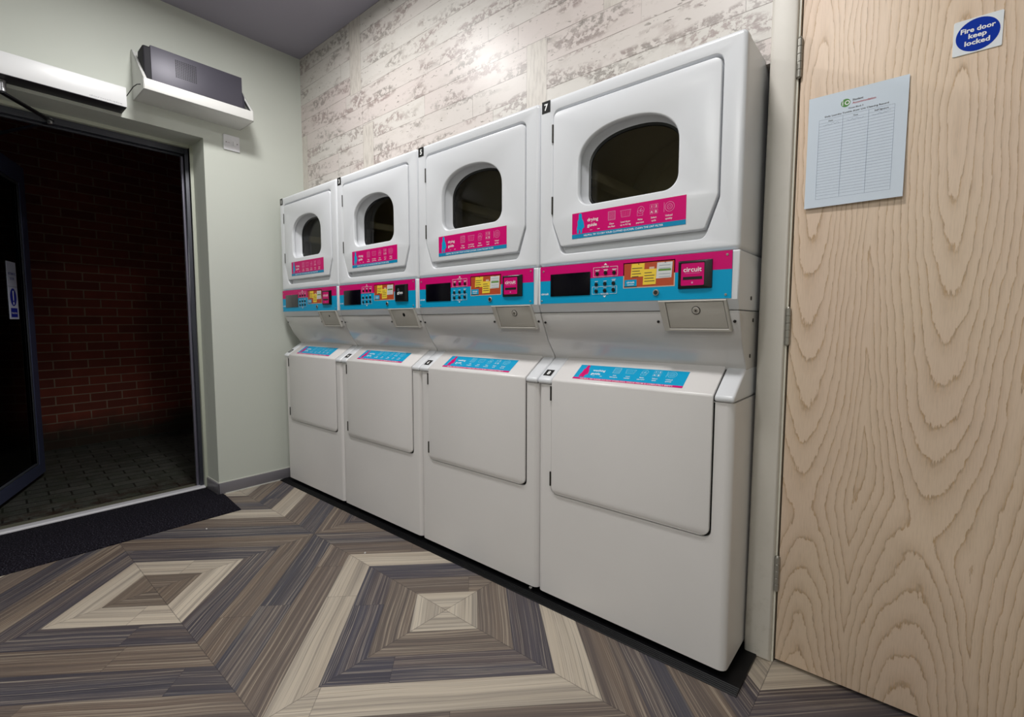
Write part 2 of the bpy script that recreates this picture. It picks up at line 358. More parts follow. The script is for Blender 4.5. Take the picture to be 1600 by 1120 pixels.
def wall_back(b):
    b.use(WP); b.box(XL-0.19, 2.80, YB, YB+0.10, 1.80, CEIL); b.box(2.80, 4.5, YB, YB+0.10, 2.10, CEIL); b.box(XR, 2.80, YB+0.0005, YB+0.12, 0, 1.80)
    b.use(WALLM); b.box(3.75, 4.5, YB, YB+0.10, 0, 1.80)
struct('wall_back', wall_back)
struct('wall_service', lambda b: b.use(DARK).box(XL-0.24, 4.5, 0.75, 0.8, 0, CEIL))
# casing and fire door
CASM = mat('door_casing_gloss', '#cfc9bf', 0.45)
tt = NT(CASM); pz = tt.pos()
dirt = tt.M('MULTIPLY', tt.ramp(tt.noise(tt.n('ShaderNodeTexCoord').outputs['Object'], 22, 4, 0.7), [(0.52, 0.0), (0.75, 0.5)]), tt.ramp(pz[2], [(0.0, 1.0), (0.35, 0.12)]))
tt.color(tt.mix(dirt, '#d2cdc4', '#8d8674'))
def trim3(b):
    b.use(CASM); b.prism([(2.747, 0.0), (2.8235, 0.0), (2.8235, 2.16), (2.756, 2.16)], YB-0.014, YB+0.05, 0.009)
    b.prism([(2.756, 2.085), (3.80, 2.085), (3.80, 2.16), (2.756, 2.16)], YB-0.0139, YB+0.05, 0.009)
    b.use(mat('pale_door_lining', '#d8d4c6', 0.4)); b.box(2.8236, 2.8285, YB-0.003, YB+0.06, 0.0, 2.085)
    b.use(DARK); b.box(2.8286, 2.84, YB+0.02, YB+0.06, 0.0, 2.085)
struct('trim_3', trim3)
def wood():
    m = mat('ash_veneer', None, 0.45, spec=0.35); t = NT(m); p = t.pos(); x, z = p[0], p[2]
    wv = t.noise(t.vec(t.M('MULTIPLY', x, 3.0), z, 1.3), 2.6, 3.0, 0.55); wv2 = t.noise(t.vec(x, t.M('MULTIPLY', z, 0.8), 7.0), 9.0, 4.0, 0.6)
    xx = t.M('ADD', x, t.M('MULTIPLY', t.M('SUBTRACT', wv, 0.5), 0.045)); zz = t.M('ADD', z, t.M('MULTIPLY', t.M('SUBTRACT', wv2, 0.5), 0.11))
    def el(cx, cz, sx, sz, off):
        a = t.M('DIVIDE', t.M('SUBTRACT', xx, cx), sx); b_ = t.M('DIVIDE', t.M('SUBTRACT', zz, cz), sz)
        return t.M('ADD', t.M('SQRT', t.M('ADD', t.M('ADD', t.M('MULTIPLY', a, a), t.M('MULTIPLY', b_, b_)), 0.02)), off)
    E = [el(2.882, 1.62, 0.10, 1.0, 0.0), el(3.172, 1.50, 0.115, 0.85, 0.0), el(2.896, -0.35, 0.10, 0.75, 0.0), el(3.135, -0.35, 0.12, 0.75, 0.0), el(3.40, -0.25, 0.12, 0.95, 0.0), el(3.50, 1.3, 0.13, 1.0, 0.1)]
    h = E[0]
    for e in E[1:]:
        n = t.n('ShaderNodeMath', operation='SMOOTH_MIN'); t.link(h, n.inputs[0]); t.link(e, n.inputs[1]); n.inputs[2].default_value = 0.12; h = n.outputs[0]
    jit = t.noise(t.vec(t.M('MULTIPLY', x, 8.0), t.M('MULTIPLY', z, 1.2), 0.0), 16.0, 3.0, 0.7)
    ph = t.M('ADD', t.M('MULTIPLY', h, 8.8), t.M('MULTIPLY', t.M('SUBTRACT', jit, 0.5), 0.45))
    ph = t.M('ADD', ph, t.M('MULTIPLY', t.noise(t.vec(x, t.M('MULTIPLY', z, 0.1), 2.0), 9.0, 1.0), 1.6))
    f = t.M('FRACT', ph)
    line = t.ramp(f, [(0.0, 1.0), (0.045, 0.75), (0.12, 0.30), (0.40, 0.08), (0.6, 0.0), (0.93, 0.0), (0.985, 0.9)])
    pores = t.noise(t.vec(t.M('MULTIPLY', x, 60.0), t.M('MULTIPLY', z, 2.6), 0.0), 8.0, 2.0, 0.6)
    base = t.mix(t.noise(t.vec(x, t.M('MULTIPLY', z, 0.4), 3.0), 4.0, 2.0), '#e4cfb4', '#e3c9b6')
    base = t.mix(t.M('MULTIPLY', t.ramp(pores, [(0.45, 0.0), (0.75, 0.35)]), 0.6), base, '#b79f86')
    dk = t.mix(t.ramp(pores, [(0.4, 0.0), (0.6, 1.0)]), '#b58b54', '#93785c')
    lm = t.M('MULTIPLY', line, t.ramp(jit, [(0.30, 0.28), (0.6, 0.75)]))
    c = t.mix(lm, base, dk); t.color(c); t.bump(t.M('ADD', line, pores), 0.12, 0.0006); return m
ASH = wood()
DX0, DX1, DY = 2.8335, 3.74, YB-0.002
d2 = bpy.data.objects.new('door_2', None); COL.objects.link(d2); d2['kind'] = 'structure'; d2.location = (DX0, DY, 0)
part('door_leaf', d2, None, lambda b: b.use(ASH).box(0, DX1-DX0, 0, 0.044, 0.012, 2.08, 0.0012))
def hinge(b):
    b.use(STEEL)
    for k in range(5): b.cyl((0, 0, -0.052+k*0.021), (0, 0, -0.052+k*0.021+0.0202), 0.0065, 16, bev=0.0006)
    b.cyl((0, 0, -0.055), (0, 0, 0.0555), 0.0035, 12); b.cyl((0, 0, 0.0535), (0, 0, 0.058), 0.0055, 12, 0.003)
    b.use(DSTEEL); b.box(-0.0105, 0, 0.003, 0.0062, -0.052, 0.053, 0.0008); b.box(0, 0.006, 0.0, 0.0062, -0.052, 0.053, 0.0008)
for hz in (1.785, 1.034, 0.284): part('hinge', d2, 'hinge', hinge, loc=(-0.0035, -0.0065, hz), label='steel butt hinge')

# ------------------------------------------------------------------ notices on the fire door
PAPER = mat('bluish_paper', '#d7e3f0', 0.55)
def paper(b):
    b.use(PAPER); n = 8; Wp, Hp = 0.216, 0.300
    def yy(u, v): return -0.004-0.004*(u*(1-v)) - 0.0045*(1-v)**3
    vs = [(i/n*Wp, yy(i/n, j/n), j/n*Hp) for j in range(n+1) for i in range(n+1)]
    fs = [(j*(n+1)+i, j*(n+1)+i+1, (j+1)*(n+1)+i+1, (j+1)*(n+1)+i) for j in range(n) for i in range(n)]
    vb = [(x, y+0.0006, z) for x, y, z in vs]; b.add(vs, fs); b.add(vb, fs)
    edge = [j*(n+1) for j in range(n+1)]+[n*(n+1)+i for i in range(1, n+1)]+[j*(n+1)+n for j in range(n-1, -1, -1)]+[i for i in range(n-1, 0, -1)]
    b.strip([vs[i] for i in edge], [vb[i] for i in edge])
    st = len(b.v); g = GFX(b, (0, 0, 0), (1, 0, 0), (0, 0, 1), (0, -1, 0), 0.0003)
    g.disc(0.085, 0.267, 0.0105, 1, LGREEN); g.ring(0.0885, 0.267, 0.0058, 0.0022, 2, WHITE, 16); g.rect(0.0775, 0.261, 0.0795, 0.271, 2, WHITE); g.rect(0.0775, 0.2725, 0.0795, 0.2745, 2, WHITE)
    g.text('Student', 0.1, 0.2685, 0.0052, 1, INK, 0.02); g.text('Accommodation', 0.1, 0.2605, 0.0052, 1, REDINK, 0.02)
    g.text('House Block 2', 0.108, 0.2495, 0.0038, 1, INK, 0.012, 'c')
    g.text('Daily Laundry Tumble dryer Lint Cleaning Record', 0.108, 0.2405, 0.0040, 1, INK, 0.015, 'c', 0.138)
    X0, X1, Z0, Z1, c1, c2 = 0.026, 0.190, 0.022, 0.236, 0.080, 0.136
    g.frame(X0, Z0, X1, Z1, 0.0005, 1, LINE)
    for c in (c1, c2): g.rect(c, Z0, c+0.0006, Z1, 1, LINE)
    for k in range(1, 27): z = Z1-0.0078*k-0.002; g.rect(X0, z, X1, z+0.00045, 1, LINE)
    g.text('Date', (X0+c1)/2, 0.2285, 0.0036, 1, INK, 0.01, 'c'); g.text('Time', (c1+c2)/2, 0.2285, 0.0036, 1, INK, 0.01, 'c'); g.text('Staff Signature', (c2+X1)/2, 0.2285, 0.0036, 1, INK, 0.01, 'c')
    R = random.Random(4)
    for (a, e) in ((0.036, 0.070), (0.089, 0.126), (0.144, 0.180)):
        x, z = a, 0.221
        while x < e:
            nx, nz = x+R.uniform(0.0015, 0.004), 0.2205+R.uniform(-0.0025, 0.003); g.seg(x, z, nx, nz, 0.0004, 2, GREYINK); x, z = nx, nz
    b.v = b.v[:st]+[(x, yy(x/Wp, z/Hp)+y, z) for x, y, z in b.v[st:]]
tag(part('paper_notice', None, None, paper, True, loc=(2.858, DY, 1.3655)), 'white printed record sheet with an empty three-column table taped to the wooden door', 'notice')
SIGNB = mat('safety_blue', '#0234a8', 0.6, spec=0.15)
def sign(b):
    b.use(mat('sign_white', '#e8edf2', 0.35)); b.prism(rrect(0, 0, 0.084, 0.0785, 0.003, 3), -0.0022, 0, 0.0004)
    g = GFX(b, (0, -0.0022, 0), (1, 0, 0), (0, 0, 1), (0, -1, 0)); g.disc(0.042, 0.0392, 0.0375, 1, SIGNB, 0.0365, 48)
    g.text('Fire door', 0.042, 0.0475, 0.0105, 2, WHITE, 0.03, 'c', 0.059); g.text('keep', 0.042, 0.0335, 0.0105, 2, WHITE, 0.03, 'c', 0.031); g.text('locked', 0.042, 0.0182, 0.0105, 2, WHITE, 0.03, 'c', 0.043)
tag(part('safety_sign', None, None, sign, True, loc=(3.1505, DY, 1.678)), 'square sign with a blue disc reading Fire door keep locked on the wooden door', 'sign')

# ------------------------------------------------------------------ glazed outside door, standing open
FRB = mat('blue_grey_door_frame', '#474d6a', 0.35, 0.1); GASK = mat('glazing_bead', '#565b63', 0.35, 0.2)
def glassm(name, tint, rough=0.03, a=0.5):
    m = bpy.data.materials.new(name); m.use_nodes = True; nt = m.node_tree; out = nt.nodes['Material Output']; nt.nodes.remove(nt.nodes['Principled BSDF'])
    tr = nt.nodes.new('ShaderNodeBsdfTransparent'); tr.inputs[0].default_value = tint
    gl = nt.nodes.new('ShaderNodeBsdfGlossy'); gl.inputs['Roughness'].default_value = rough; gl.inputs['Color'].default_value = (a, a, a, 1)
    fr = nt.nodes.new('ShaderNodeFresnel'); fr.inputs['IOR'].default_value = 1.5; mx = nt.nodes.new('ShaderNodeMixShader')
    nt.links.new(fr.outputs[0], mx.inputs[0]); nt.links.new(tr.outputs[0], mx.inputs[1]); nt.links.new(gl.outputs[0], mx.inputs[2]); nt.links.new(mx.outputs[0], out.inputs[0]); return m
GL1 = glassm('door_glass', (0.62, 0.68, 0.72, 1)); GL2 = glassm('tinted_dryer_glass', (0.90, 0.88, 0.80, 1), 0.05, 0.5)
s0 = Vector((-1.507, -1.034, 0.0)); lu = Vector((0.936, -0.351, 0)).normalized(); LW = 1.20
d1 = bpy.data.objects.new('door_1', None); COL.objects.link(d1); d1['kind'] = 'structure'; d1.location = s0+lu*LW
d1.rotation_euler = (0, 0, math.atan2(-lu.y, -lu.x))      # local +x runs from hinge to free edge, local -y faces the room side
def leafframe(b):
    b.use(FRB); o = rrect(0, 0.0, LW, 2.07, 0.002, 1); h = [(0.10, 0.075), (LW-0.092, 0.075), (LW-0.092, 1.955), (0.10, 1.955)]
    for y, s in ((-0.022, 1), (0.022, -1)): b.fill(o, [h], lambda u, v, y=y: (u, y, v))
    b.strip([(u, -0.022, v) for u, v in o], [(u, 0.022, v) for u, v in o]); b.strip([(u, -0.022, v) for u, v in h], [(u, 0.022, v) for u, v in h])
def bead(b):
    b.use(GASK)
    for y0, y1 in ((-0.019, -0.006), (0.006, 0.019)):
        b.box(LW-0.125, LW-0.093, y0, y1, 0.076, 1.954, 0.003); b.box(0.101, 0.122, y0, y1, 0.076, 1.954, 0.003)
        b.box(0.122, LW-0.125, y0, y1, 0.076, 0.090, 0.003); b.box(0.122, LW-0.125, y0, y1, 1.935, 1.954, 0.003)
part('door_frame', d1, None, leafframe); part('glazing_bead', d1, None, bead, label='grey glazing bead')
part('glass_pane', d1, None, lambda b: b.use(GL1).box(0.102, LW-0.094, -0.003, 0.003, 0.077, 1.953))
FACE = 1   # which local side looks into the doorway (set by the rotation above)
def pull(b):
    b.use(mat('brushed_pull_plate', '#9fb0bd', 0.3, 0.8)); b.box(LW-0.40, LW-0.352, FACE*0.0035, FACE*0.030, 1.06, 1.42, 0.003)
part('pull_plate', d1, None, pull, label='pale upright pull plate')
def latch(b):
    b.use(STEEL); b.box(LW-0.001, LW+0.004, -0.011, 0.011, 0.97, 1.07, 0.001); b.box(LW+0.003, LW+0.014, -0.007, 0.007, 1.0, 1.04, 0.002)
part('latch', d1, None, latch, label='bright latch plate')
NAVY = mat('navy_print', '#1a2aa0', 0.4)
def dsign(b):
    b.use(mat('sign_lilac_white', '#d9dcf0', 0.35)); b.box(0, 0.137, 0, 0.0015, 0, 0.36)
    g = GFX(b, (0, 0, 0), (1, 0, 0), (0, 0, 1), (0, -1, 0))
    g.rect(0, 0.2035, 0.137, 0.205, 1, INK); g.text('AUTOMATIC', 0.0685, 0.278, 0.015, 1, NAVY, 0.02, 'c', 0.112); g.text('DOOR', 0.0685, 0.247, 0.015, 1, NAVY, 0.02, 'c')
    g.disc(0.0685, 0.138, 0.048, 1, NAVY, 0.056, 40); g.poly([(0.058, 0.178), (0.079, 0.178), (0.074, 0.116), (0.063, 0.116)], 2, WHITE); g.disc(0.0685, 0.100, 0.0095, 2, WHITE)
    g.rect(0.02, 0.012, 0.117, 0.070, 1, NAVY); g.text('Keep clear', 0.0685, 0.034, 0.012, 2, WHITE, 0.01, 'c', 0.08)
ds = tag(part('door_sign', None, None, dsign, True), 'tall white sign with blue oval exclamation mark stuck inside the glazed door', 'sign')
# the sign faces the doorway: its u axis runs towards the free edge
sx = -lu; nrm = Vector((0.351, 0.936, 0)).normalized()
def place_on_leaf(o, s_left, z, off):
    P = s0+lu*s_left+nrm*off; ux = -lu; ny = -nrm      # local x -> -lu, local y -> into the leaf
    o.matrix_world = Matrix(((ux.x, ny.x, 0, P.x), (ux.y, ny.y, 0, P.y), (0, 0, 1, z), (0, 0, 0, 1)))
place_on_leaf(ds, 0.334, 1.063, 0.0055)

# ------------------------------------------------------------------ outside
def brickm():
    m = mat('red_brick_wall', None, 0.85); t = NT(m); g = t.n('ShaderNodeTexCoord').outputs['Object']
    b_ = t.n('ShaderNodeTexBrick'); sp = t.n('ShaderNodeSeparateXYZ'); t.link(g, sp.inputs[0]); v = t.vec(t.M('MULTIPLY', sp.outputs[1], 1.0), sp.outputs[2], 0.0); t.link(v, b_.inputs['Vector'])
    b_.inputs['Scale'].default_value = 1.0; b_.inputs['Brick Width'].default_value = 0.225; b_.inputs['Row Height'].default_value = 0.075; b_.inputs['Mortar Size'].default_value = 0.005; b_.inputs['Mortar Smooth'].default_value = 0.2
    b_.inputs['Color1'].default_value = lin('#7d3320'); b_.inputs['Color2'].default_value = lin('#5c2517'); b_.inputs['Mortar'].default_value = lin('#8e7b68'); b_.inputs['Bias'].default_value = -0.2
    c = t.mix(t.M('MULTIPLY', t.noise(g, 14, 4, 0.6), 0.5), b_.outputs['Color'], '#4a2018'); low_dark = t.ramp(t.M('ADD', sp.outputs[2], t.M('MULTIPLY', t.noise(g, 5, 3, 0.6), 0.25)), [(0.22, 0.9), (0.42, 0.0)]); c = t.mix(low_dark, c, '#1d1f14'); t.color(c); t.bump(b_.outputs['Fac'], -0.6, 0.006); return m  # bricks fade to dark olive towards the foot, edge roughened by noise
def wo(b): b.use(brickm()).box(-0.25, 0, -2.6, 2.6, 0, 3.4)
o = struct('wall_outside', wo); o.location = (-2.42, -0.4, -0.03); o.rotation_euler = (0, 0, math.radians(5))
def pave():
    m = mat('mossy_block_paving', None, 0.6); t = NT(m); g = t.n('ShaderNodeTexCoord').outputs['Object']
    b_ = t.n('ShaderNodeTexBrick'); mp = t.n('ShaderNodeMapping'); mp.inputs['Rotation'].default_value = (0, 0, math.radians(93)); t.link(g, mp.inputs[0]); t.link(mp.outputs[0], b_.inputs['Vector'])
    b_.inputs['Scale'].default_value = 1.0; b_.inputs['Brick Width'].default_value = 0.20; b_.inputs['Row Height'].default_value = 0.10; b_.inputs['Mortar Size'].default_value = 0.005
    b_.inputs['Color1'].default_value = lin('#50504a'); b_.inputs['Color2'].default_value = lin('#40423c'); b_.inputs['Mortar'].default_value = lin('#15150f')
    n = t.noise(g, 9, 5, 0.65); c = t.mix(t.ramp(n, [(0.45, 0.0), (0.7, 0.7)]), b_.outputs['Color'], '#2e3526')
    px = t.pos()[0]; leafy = t.M('MULTIPLY', t.ramp(t.M('ADD', px, 1.0), [(0.18, 0.0), (0.5, 1.0)]), t.ramp(t.noise(g, 16, 4, 0.7), [(0.42, 0.0), (0.55, 1.0)])); c = t.mix(leafy, c, '#2b1a10')
    sp = t.ramp(t.noise(g, 60, 2, 0.5), [(0.76, 0.0), (0.79, 1.0)]); c = t.mix(t.M('MULTIPLY', sp, 0.6), c, '#a8a48c'); t.color(c); t.bump(b_.outputs['Fac'], -0.5, 0.006); return m
struct('floor_outside', lambda b: b.use(pave()).box(-3.3, XO-0.03, -4.0, 3.0, -0.15, -0.03))
CONC = mat('mossy_concrete', '#5b5a4c', 0.8)
struct('trim_4', lambda b: b.use(CONC).box(XO-0.15, XO-0.066, YH, YO, -0.08, 0.004, 0.004))
OUTW = mat('outer_wall_brick', '#5d3428', 0.8)
def outer(b):
    b.use(OUTW); b.box(XO-0.09, XO-0.0301, YO+0.1, 3.0, -0.03, 3.4); b.box(XO-0.09, XO-0.0301, -4.0, YH-0.1, -0.03, 3.4); b.box(XO-0.09, XO-0.0301, YH-0.1, YO+0.1, ZO+0.1, 3.4)
struct('wall_left_outer', outer)

# ------------------------------------------------------------------ door mat
def matm():
    m = mat('black_ribbed_matting', None, 0.95, spec=0.1); t = NT(m); g = t.n('ShaderNodeTexCoord').outputs['Object']
    n = t.noise(g, 160, 3, 0.7); t.color(t.ramp(n, [(0.38, '#08070c'), (0.55, '#1c1a22'), (0.68, '#4a4852')])); t.bump(n, 0.8, 0.003); return m
def dmat(b):
    b.use(matm()); o = [(XO+0.001, YO-0.009), (XL+0.009, YO-0.009), (XL+0.009, -0.372), (-0.02, -0.372), (0.288, -0.398), (0.288, -2.3), (XL+0.001, -2.3), (XL+0.001, YH+0.001), (XO+0.001, YH+0.001)]
    lo = [(x, y, 0.0) for x, y in o]; hi = [(x, y, 0.006) for x, y in inset(o, 0.004)]
    b.strip(lo, [(x, y, 0.003) for x, y in o]); b.strip([(x, y, 0.003) for x, y in o], hi); b.fill(inset(o, 0.004), (), lambda x, y: (x, y, 0.006))
tag(part('door_mat', None, None, dmat), 'black coarse entrance mat lying along the threshold of the open doorway', 'mat')

# ------------------------------------------------------------------ automatic door operator with arm
op = thing('door_operator', 'long white automatic door closer box with folding arm above the doorway', 'door closer', (XL, -1.5, 2.118))
OPW = mat('operator_white', '#dedfe0', 0.35, 0.0); OPD = mat('operator_dark_base', '#26242b', 0.5); ALU = mat('aluminium_arm', '#b9babc', 0.3, 0.9); DARM = mat('dark_arm', '#2b2b30', 0.4, 0.6)
part('cover', op, None, lambda b: b.use(OPW).box(0, 0.109, -0.2, 0.744, 0.0, 0.096, 0.003))
part('base', op, None, lambda b: b.use(OPD).box(0.0005, 0.1085, -0.198, 0.742, -0.0015, 0.0005), label='dark underside strip')
def optext(b):
    g = GFX(b, (0.1093, 0.0, 0.0), (0, 1, 0), (0, 0, 1), (1, 0, 0)); g.text('dormakaba', 0.60, 0.0085, 0.007, 1, mat('pale_grey_print', '#a9aaae', 0.5), 0.0, 'l', 0.125)
part('lettering', op, None, optext, True, label='faint grey lettering')
ex, ey = -0.273-XL, -1.008+1.5
def arm(b):
    b.use(ALU); b.cyl((0.035, 0.315, -0.054), (0.035, 0.315, -0.002), 0.014, 20, bev=0.002)
    b.use(DARM); d = Vector((ex-0.035, ey-0.315, 0)); L_ = d.length; M = Matrix.Translation((0.035, 0.315, -0.058)) @ Matrix.Rotation(math.atan2(d.y, d.x), 4, 'Z'); b.box(-0.012, L_+0.01, -0.012, 0.012, -0.004, 0.004, 0.001, M=M)
def arm2(b):
    b.use(ALU); b.cyl((ex, ey, -0.076), (ex, ey, -0.048), 0.011, 20, bev=0.002)
    b.use(mat('blue_steel_arm', '#4a4b58', 0.3, 0.8)); q = Vector((-0.273-0.382*1.63-XL, -1.008-0.154*1.63+1.5, -0.072)); p_ = Vector((ex, ey, -0.068)); d = q-p_; M = Matrix.Translation(p_) @ Matrix.Rotation(math.atan2(d.y, d.x), 4, 'Z'); b.box(-0.01, d.length, -0.010, 0.010, -0.006, 0.002, 0.001, M=M)
    b.box(q.x-0.02, q.x+0.02, q.y-0.03, q.y+0.006, -0.082, -0.062, 0.002)
part('arm', op, None, arm, label='dark arm on an aluminium spindle'); part('forearm', op, None, arm2, label='rod reaching to the door leaf')

# ------------------------------------------------------------------ shelf with black box
SHW = mat('shelf_white', '#d7d7d4', 0.4)
sh = thing('wall_shelf', 'white steel wall shelf with triangular ends above the doorway corner', 'shelf', (XL, -0.706, 2.20))
SHD, SHL = 0.205, 0.516
part('tray', sh, None, lambda b: b.use(SHW).box(0, SHD, 0.0, SHL, 0.0, 0.003, 0.001))
part('front_lip', sh, None, lambda b: b.use(SHW).box(SHD-0.003, SHD, 0.0, SHL, 0.0, 0.054, 0.001))
part('back_plate', sh, None, lambda b: b.use(SHW).box(0.0005, 0.003, 0.003, SHL-0.003, 0.003, 0.25, 0.001))
def endp(b):
    b.use(SHW); tri = [(0.0, 0.0), (SHD, 0.0), (SHD, 0.054), (0.012, 0.252), (0.0, 0.252)]
    b.prism(tri, 0.0, 0.003, 0.0, fn=lambda u, v, y: (u, y, v)); b.prism([(SHD, 0.054), (0.012, 0.252), (0.010, 0.249), (SHD-0.003, 0.051)], 0.0, 0.014, 0.0, fn=lambda u, v, y: (u, y, v))
part('end_panel', sh, 'endp', endp, loc=(0, 0, 0))
e2 = part('end_panel', sh, 'endp', endp, loc=(0, SHL, 0)); e2.scale = (1, -1, 1)
def bbm():
    m = mat('dark_grey_casing', '#4b4953', 0.45, 0.2); return m
bx = thing('power_supply_box', 'dark grey metal box with square vent lying on the white shelf', 'power box', (XL+0.03, -0.663, 2.2035))
BL, BH, BD = 0.428, 0.232, 0.142
def casing(b): b.use(bbm()).box(0.012, BD, 0.0, BL, 0.0, BH, 0.002)
part('casing', bx, None, casing)
def endcap(b):
    b.use(mat('dark_end_moulding', '#1d1c22', 0.75)); b.prism(roundpoly([(0.002, 0.0), (BD-0.004, 0.0), (BD-0.004, BH-0.004), (0.04, BH-0.006), (0.002, BH*0.6)], 0.016), -0.030, 0.0, 0.008, fn=lambda u, v, y: (u, y, v))
part('end_moulding', bx, None, endcap, label='black ribbed end moulding')
def endcap2(b):
    b.use(mat('dark_end_moulding2', '#35343d', 0.4)); b.prism([(0.01, 0.0), (BD-0.001, 0.0), (BD-0.004, BH*0.55), (0.06, BH-0.002), (0.01, BH-0.002)], BL, BL+0.012, 0.0, fn=lambda u, v, y: (u, y, v))
    b.loft([[(x, y, z) for x, z in [(0.01, 0.0), (BD-0.001, 0.0), (BD-0.004, BH*0.55), (0.06, BH-0.002), (0.01, BH-0.002)]] for y in (BL, BL+0.012)])
part('end_cap', bx, None, endcap2)
def vent(b):
    b.use(mat('vent_perforation', '#121116', 0.7)); Z0, Y0 = 0.118, 0.108
    for i in range(12):
        for j in range(11):
            y = Y0+i*0.0082; z = Z0+j*0.0082; b.add([(BD+0.0004, y+a*0.0030, z+c*0.0030) for a, c in ((1, 0), (.5, .87), (-.5, .87), (-1, 0), (-.5, -.87), (.5, -.87))], [(0, 1, 2, 3, 4, 5)])
part('vent_grille', bx, None, vent, True, label='square patch of small vent holes')
def cable(b):
    b.use(BLACK); P = []
    pts = [(0.06, -0.765, 2.235), (0.055, -0.742, 2.240), (0.06, -0.722, 2.232), (0.09, -0.7095, 2.222)]
    for i in range(len(pts)-1):
        for k in range(6): t_ = k/6; P.append(Vector(pts[i]).lerp(Vector(pts[i+1]), t_))
    b.tube([(XL+0.02, -0.7415, 2.200), (XL+0.05, -0.7395, 2.203), (XL+0.09, -0.7355, 2.212), (XL+0.12, -0.7295, 2.224), (XL+0.145, -0.7195, 2.232), (XL+0.160, -0.709, 2.232)], 0.0022)
tag(part('cable', None, None, cable), 'short black cable bridging from the door closer box to the shelf', 'cable')

# fused switch on the wall
sw = thing('fused_switch', 'white double wall switch plate on the pale wall beneath the shelf', 'switch', (XL, -0.2865, 2.066))
def swp(b): b.use(mat('switch_white', '#d9d9dc', 0.3)).prism(rrect(0, 0, 0.0885, 0.0885, 0.004, 4), -0.009, 0.0, 0.002)
fnx = Matrix(((0, -1, 0, 0), (1, 0, 0, 0), (0, 0, 1, 0), (0, 0, 0, 1)))
def rot(fn):
    def g(b): fn(b); b.v = [tuple(fnx @ Vector(v)) for v in b.v]
    return g
part('face_plate', sw, None, rot(swp))
def rocker(b): b.use(mat('switch_white2', '#e2e2e4', 0.3)).prism(rrect(0.052, 0.030, 0.066, 0.056, 0.001, 2), -0.0125, -0.009, 0.001)
part('rocker', sw, None, rot(rocker))
def swd(b):
    g = GFX(b, (0, -0.009, 0), (1, 0, 0), (0, 0, 1), (0, -1, 0)); g.disc(0.0, 0.0, 0.0028, 1, DSTEEL)
def swn(b):
    g = GFX(b, (0, -0.009, 0), (1, 0, 0), (0, 0, 1), (0, -1, 0)); g.rect(0.020, 0.0425, 0.034, 0.0445, 1, mat('neon_red', '#9a8088', 0.4))
part('neon', sw, None, rot(swn), True, label='small dull indicator')
for yy_ in (0.014, 0.0745): part('screw', sw, 'sws', rot(swd), True, label='dark screw', loc=(0, yy_, 0.044))

# ------------------------------------------------------------------ ceiling downlight fixtures; last pair belongs to the added fill lamps
EM = bpy.data.materials.new('lamp_diffuser'); EM.use_nodes = True; bb = EM.node_tree.nodes['Principled BSDF']; bb.inputs['Base Color'].default_value = (.9, .9, .9, 1); bb.inputs['Emission Color'].default_value = (1, .965, .9, 1); bb.inputs['Emission Strength'].default_value = 6.0
WHO = ['nearest the corner over the first two machines', 'over the last machine by the wooden door', 'added as unseen fill close behind the viewpoint', 'added as unseen fill near the front wall of the room']
for (lx, ly, e), who in zip(LAMPS, WHO):
    q = thing('ceiling_or_fill_light', 'round white ceiling downlight ' + who, 'ceiling light', (lx, ly, CEIL), 'round ceiling downlights')
    def rim(b):
        b.use(OPW); b.loft([[(r*math.cos(2*PI*i/40), r*math.sin(2*PI*i/40), z) for i in range(40)] for r, z in ((0.13, 0.0), (0.128, -0.018), (0.118, -0.026), (0.108, -0.026), (0.104, -0.016))], True, False)
    part('housing', q, 'rim', rim); part('diffuser', q, 'diff', lambda b: b.use(EM).cyl((0, 0, -0.019), (0, 0, -0.016), 0.104, 40))

# ------------------------------------------------------------------ rubber plinth under the machines
def plinth(b):
    b.use(RUBBER); prof = [(-0.034, 0.0), (-0.034, 0.0015)]
    for k in range(5): y = -0.033+k*0.0065; prof += [(y, 0.0022+k*0.0012), (y+0.0022, 0.0052+k*0.0012), (y+0.0045, 0.0050+k*0.0012)]
    prof += [(0.004, 0.009), (0.22, 0.009), (0.22, 0.0)]
    b.extrude_profile(prof, XL+0.014, 2.784)
tag(part('rubber_plinth', None, None, plinth), 'black rubber base strip with ribbed nosing under the row of machines', 'floor strip')

def scrap(b, sd, r):
    R = random.Random(sd); bm = bmesh.new(); bmesh.ops.create_icosphere(bm, subdivisions=2, radius=r)
    for v in bm.verts: v.co *= R.uniform(0.6, 1.25); v.co.z = max(0.0, v.co.z*0.6+r*0.35)
    bm.verts.index_update(); b.use(mat('pale_lint', '#c9c6c2', 0.9)); b.add([v.co.copy() for v in bm.verts], [tuple(v.index for v in f.verts) for f in bm.faces]); bm.free()
for k, (x, y, z, r, lb) in enumerate(((2.013, 0.018, 0.0095, 0.007, 'crumpled pale scrap on the black base strip under machine 5'), (1.255, -0.233, 0.0, 0.005, 'tiny pale lint fleck on the cream floor band facing the second machine'), (0.42, -0.61, 0.0, 0.004, 'tiny pale lint fleck on the dark floor band near the door mat'))):
    tag(part('lint_scrap', None, None, lambda b, k=k, r=r: scrap(b, k, r), loc=(x, y, z)), lb, 'lint')

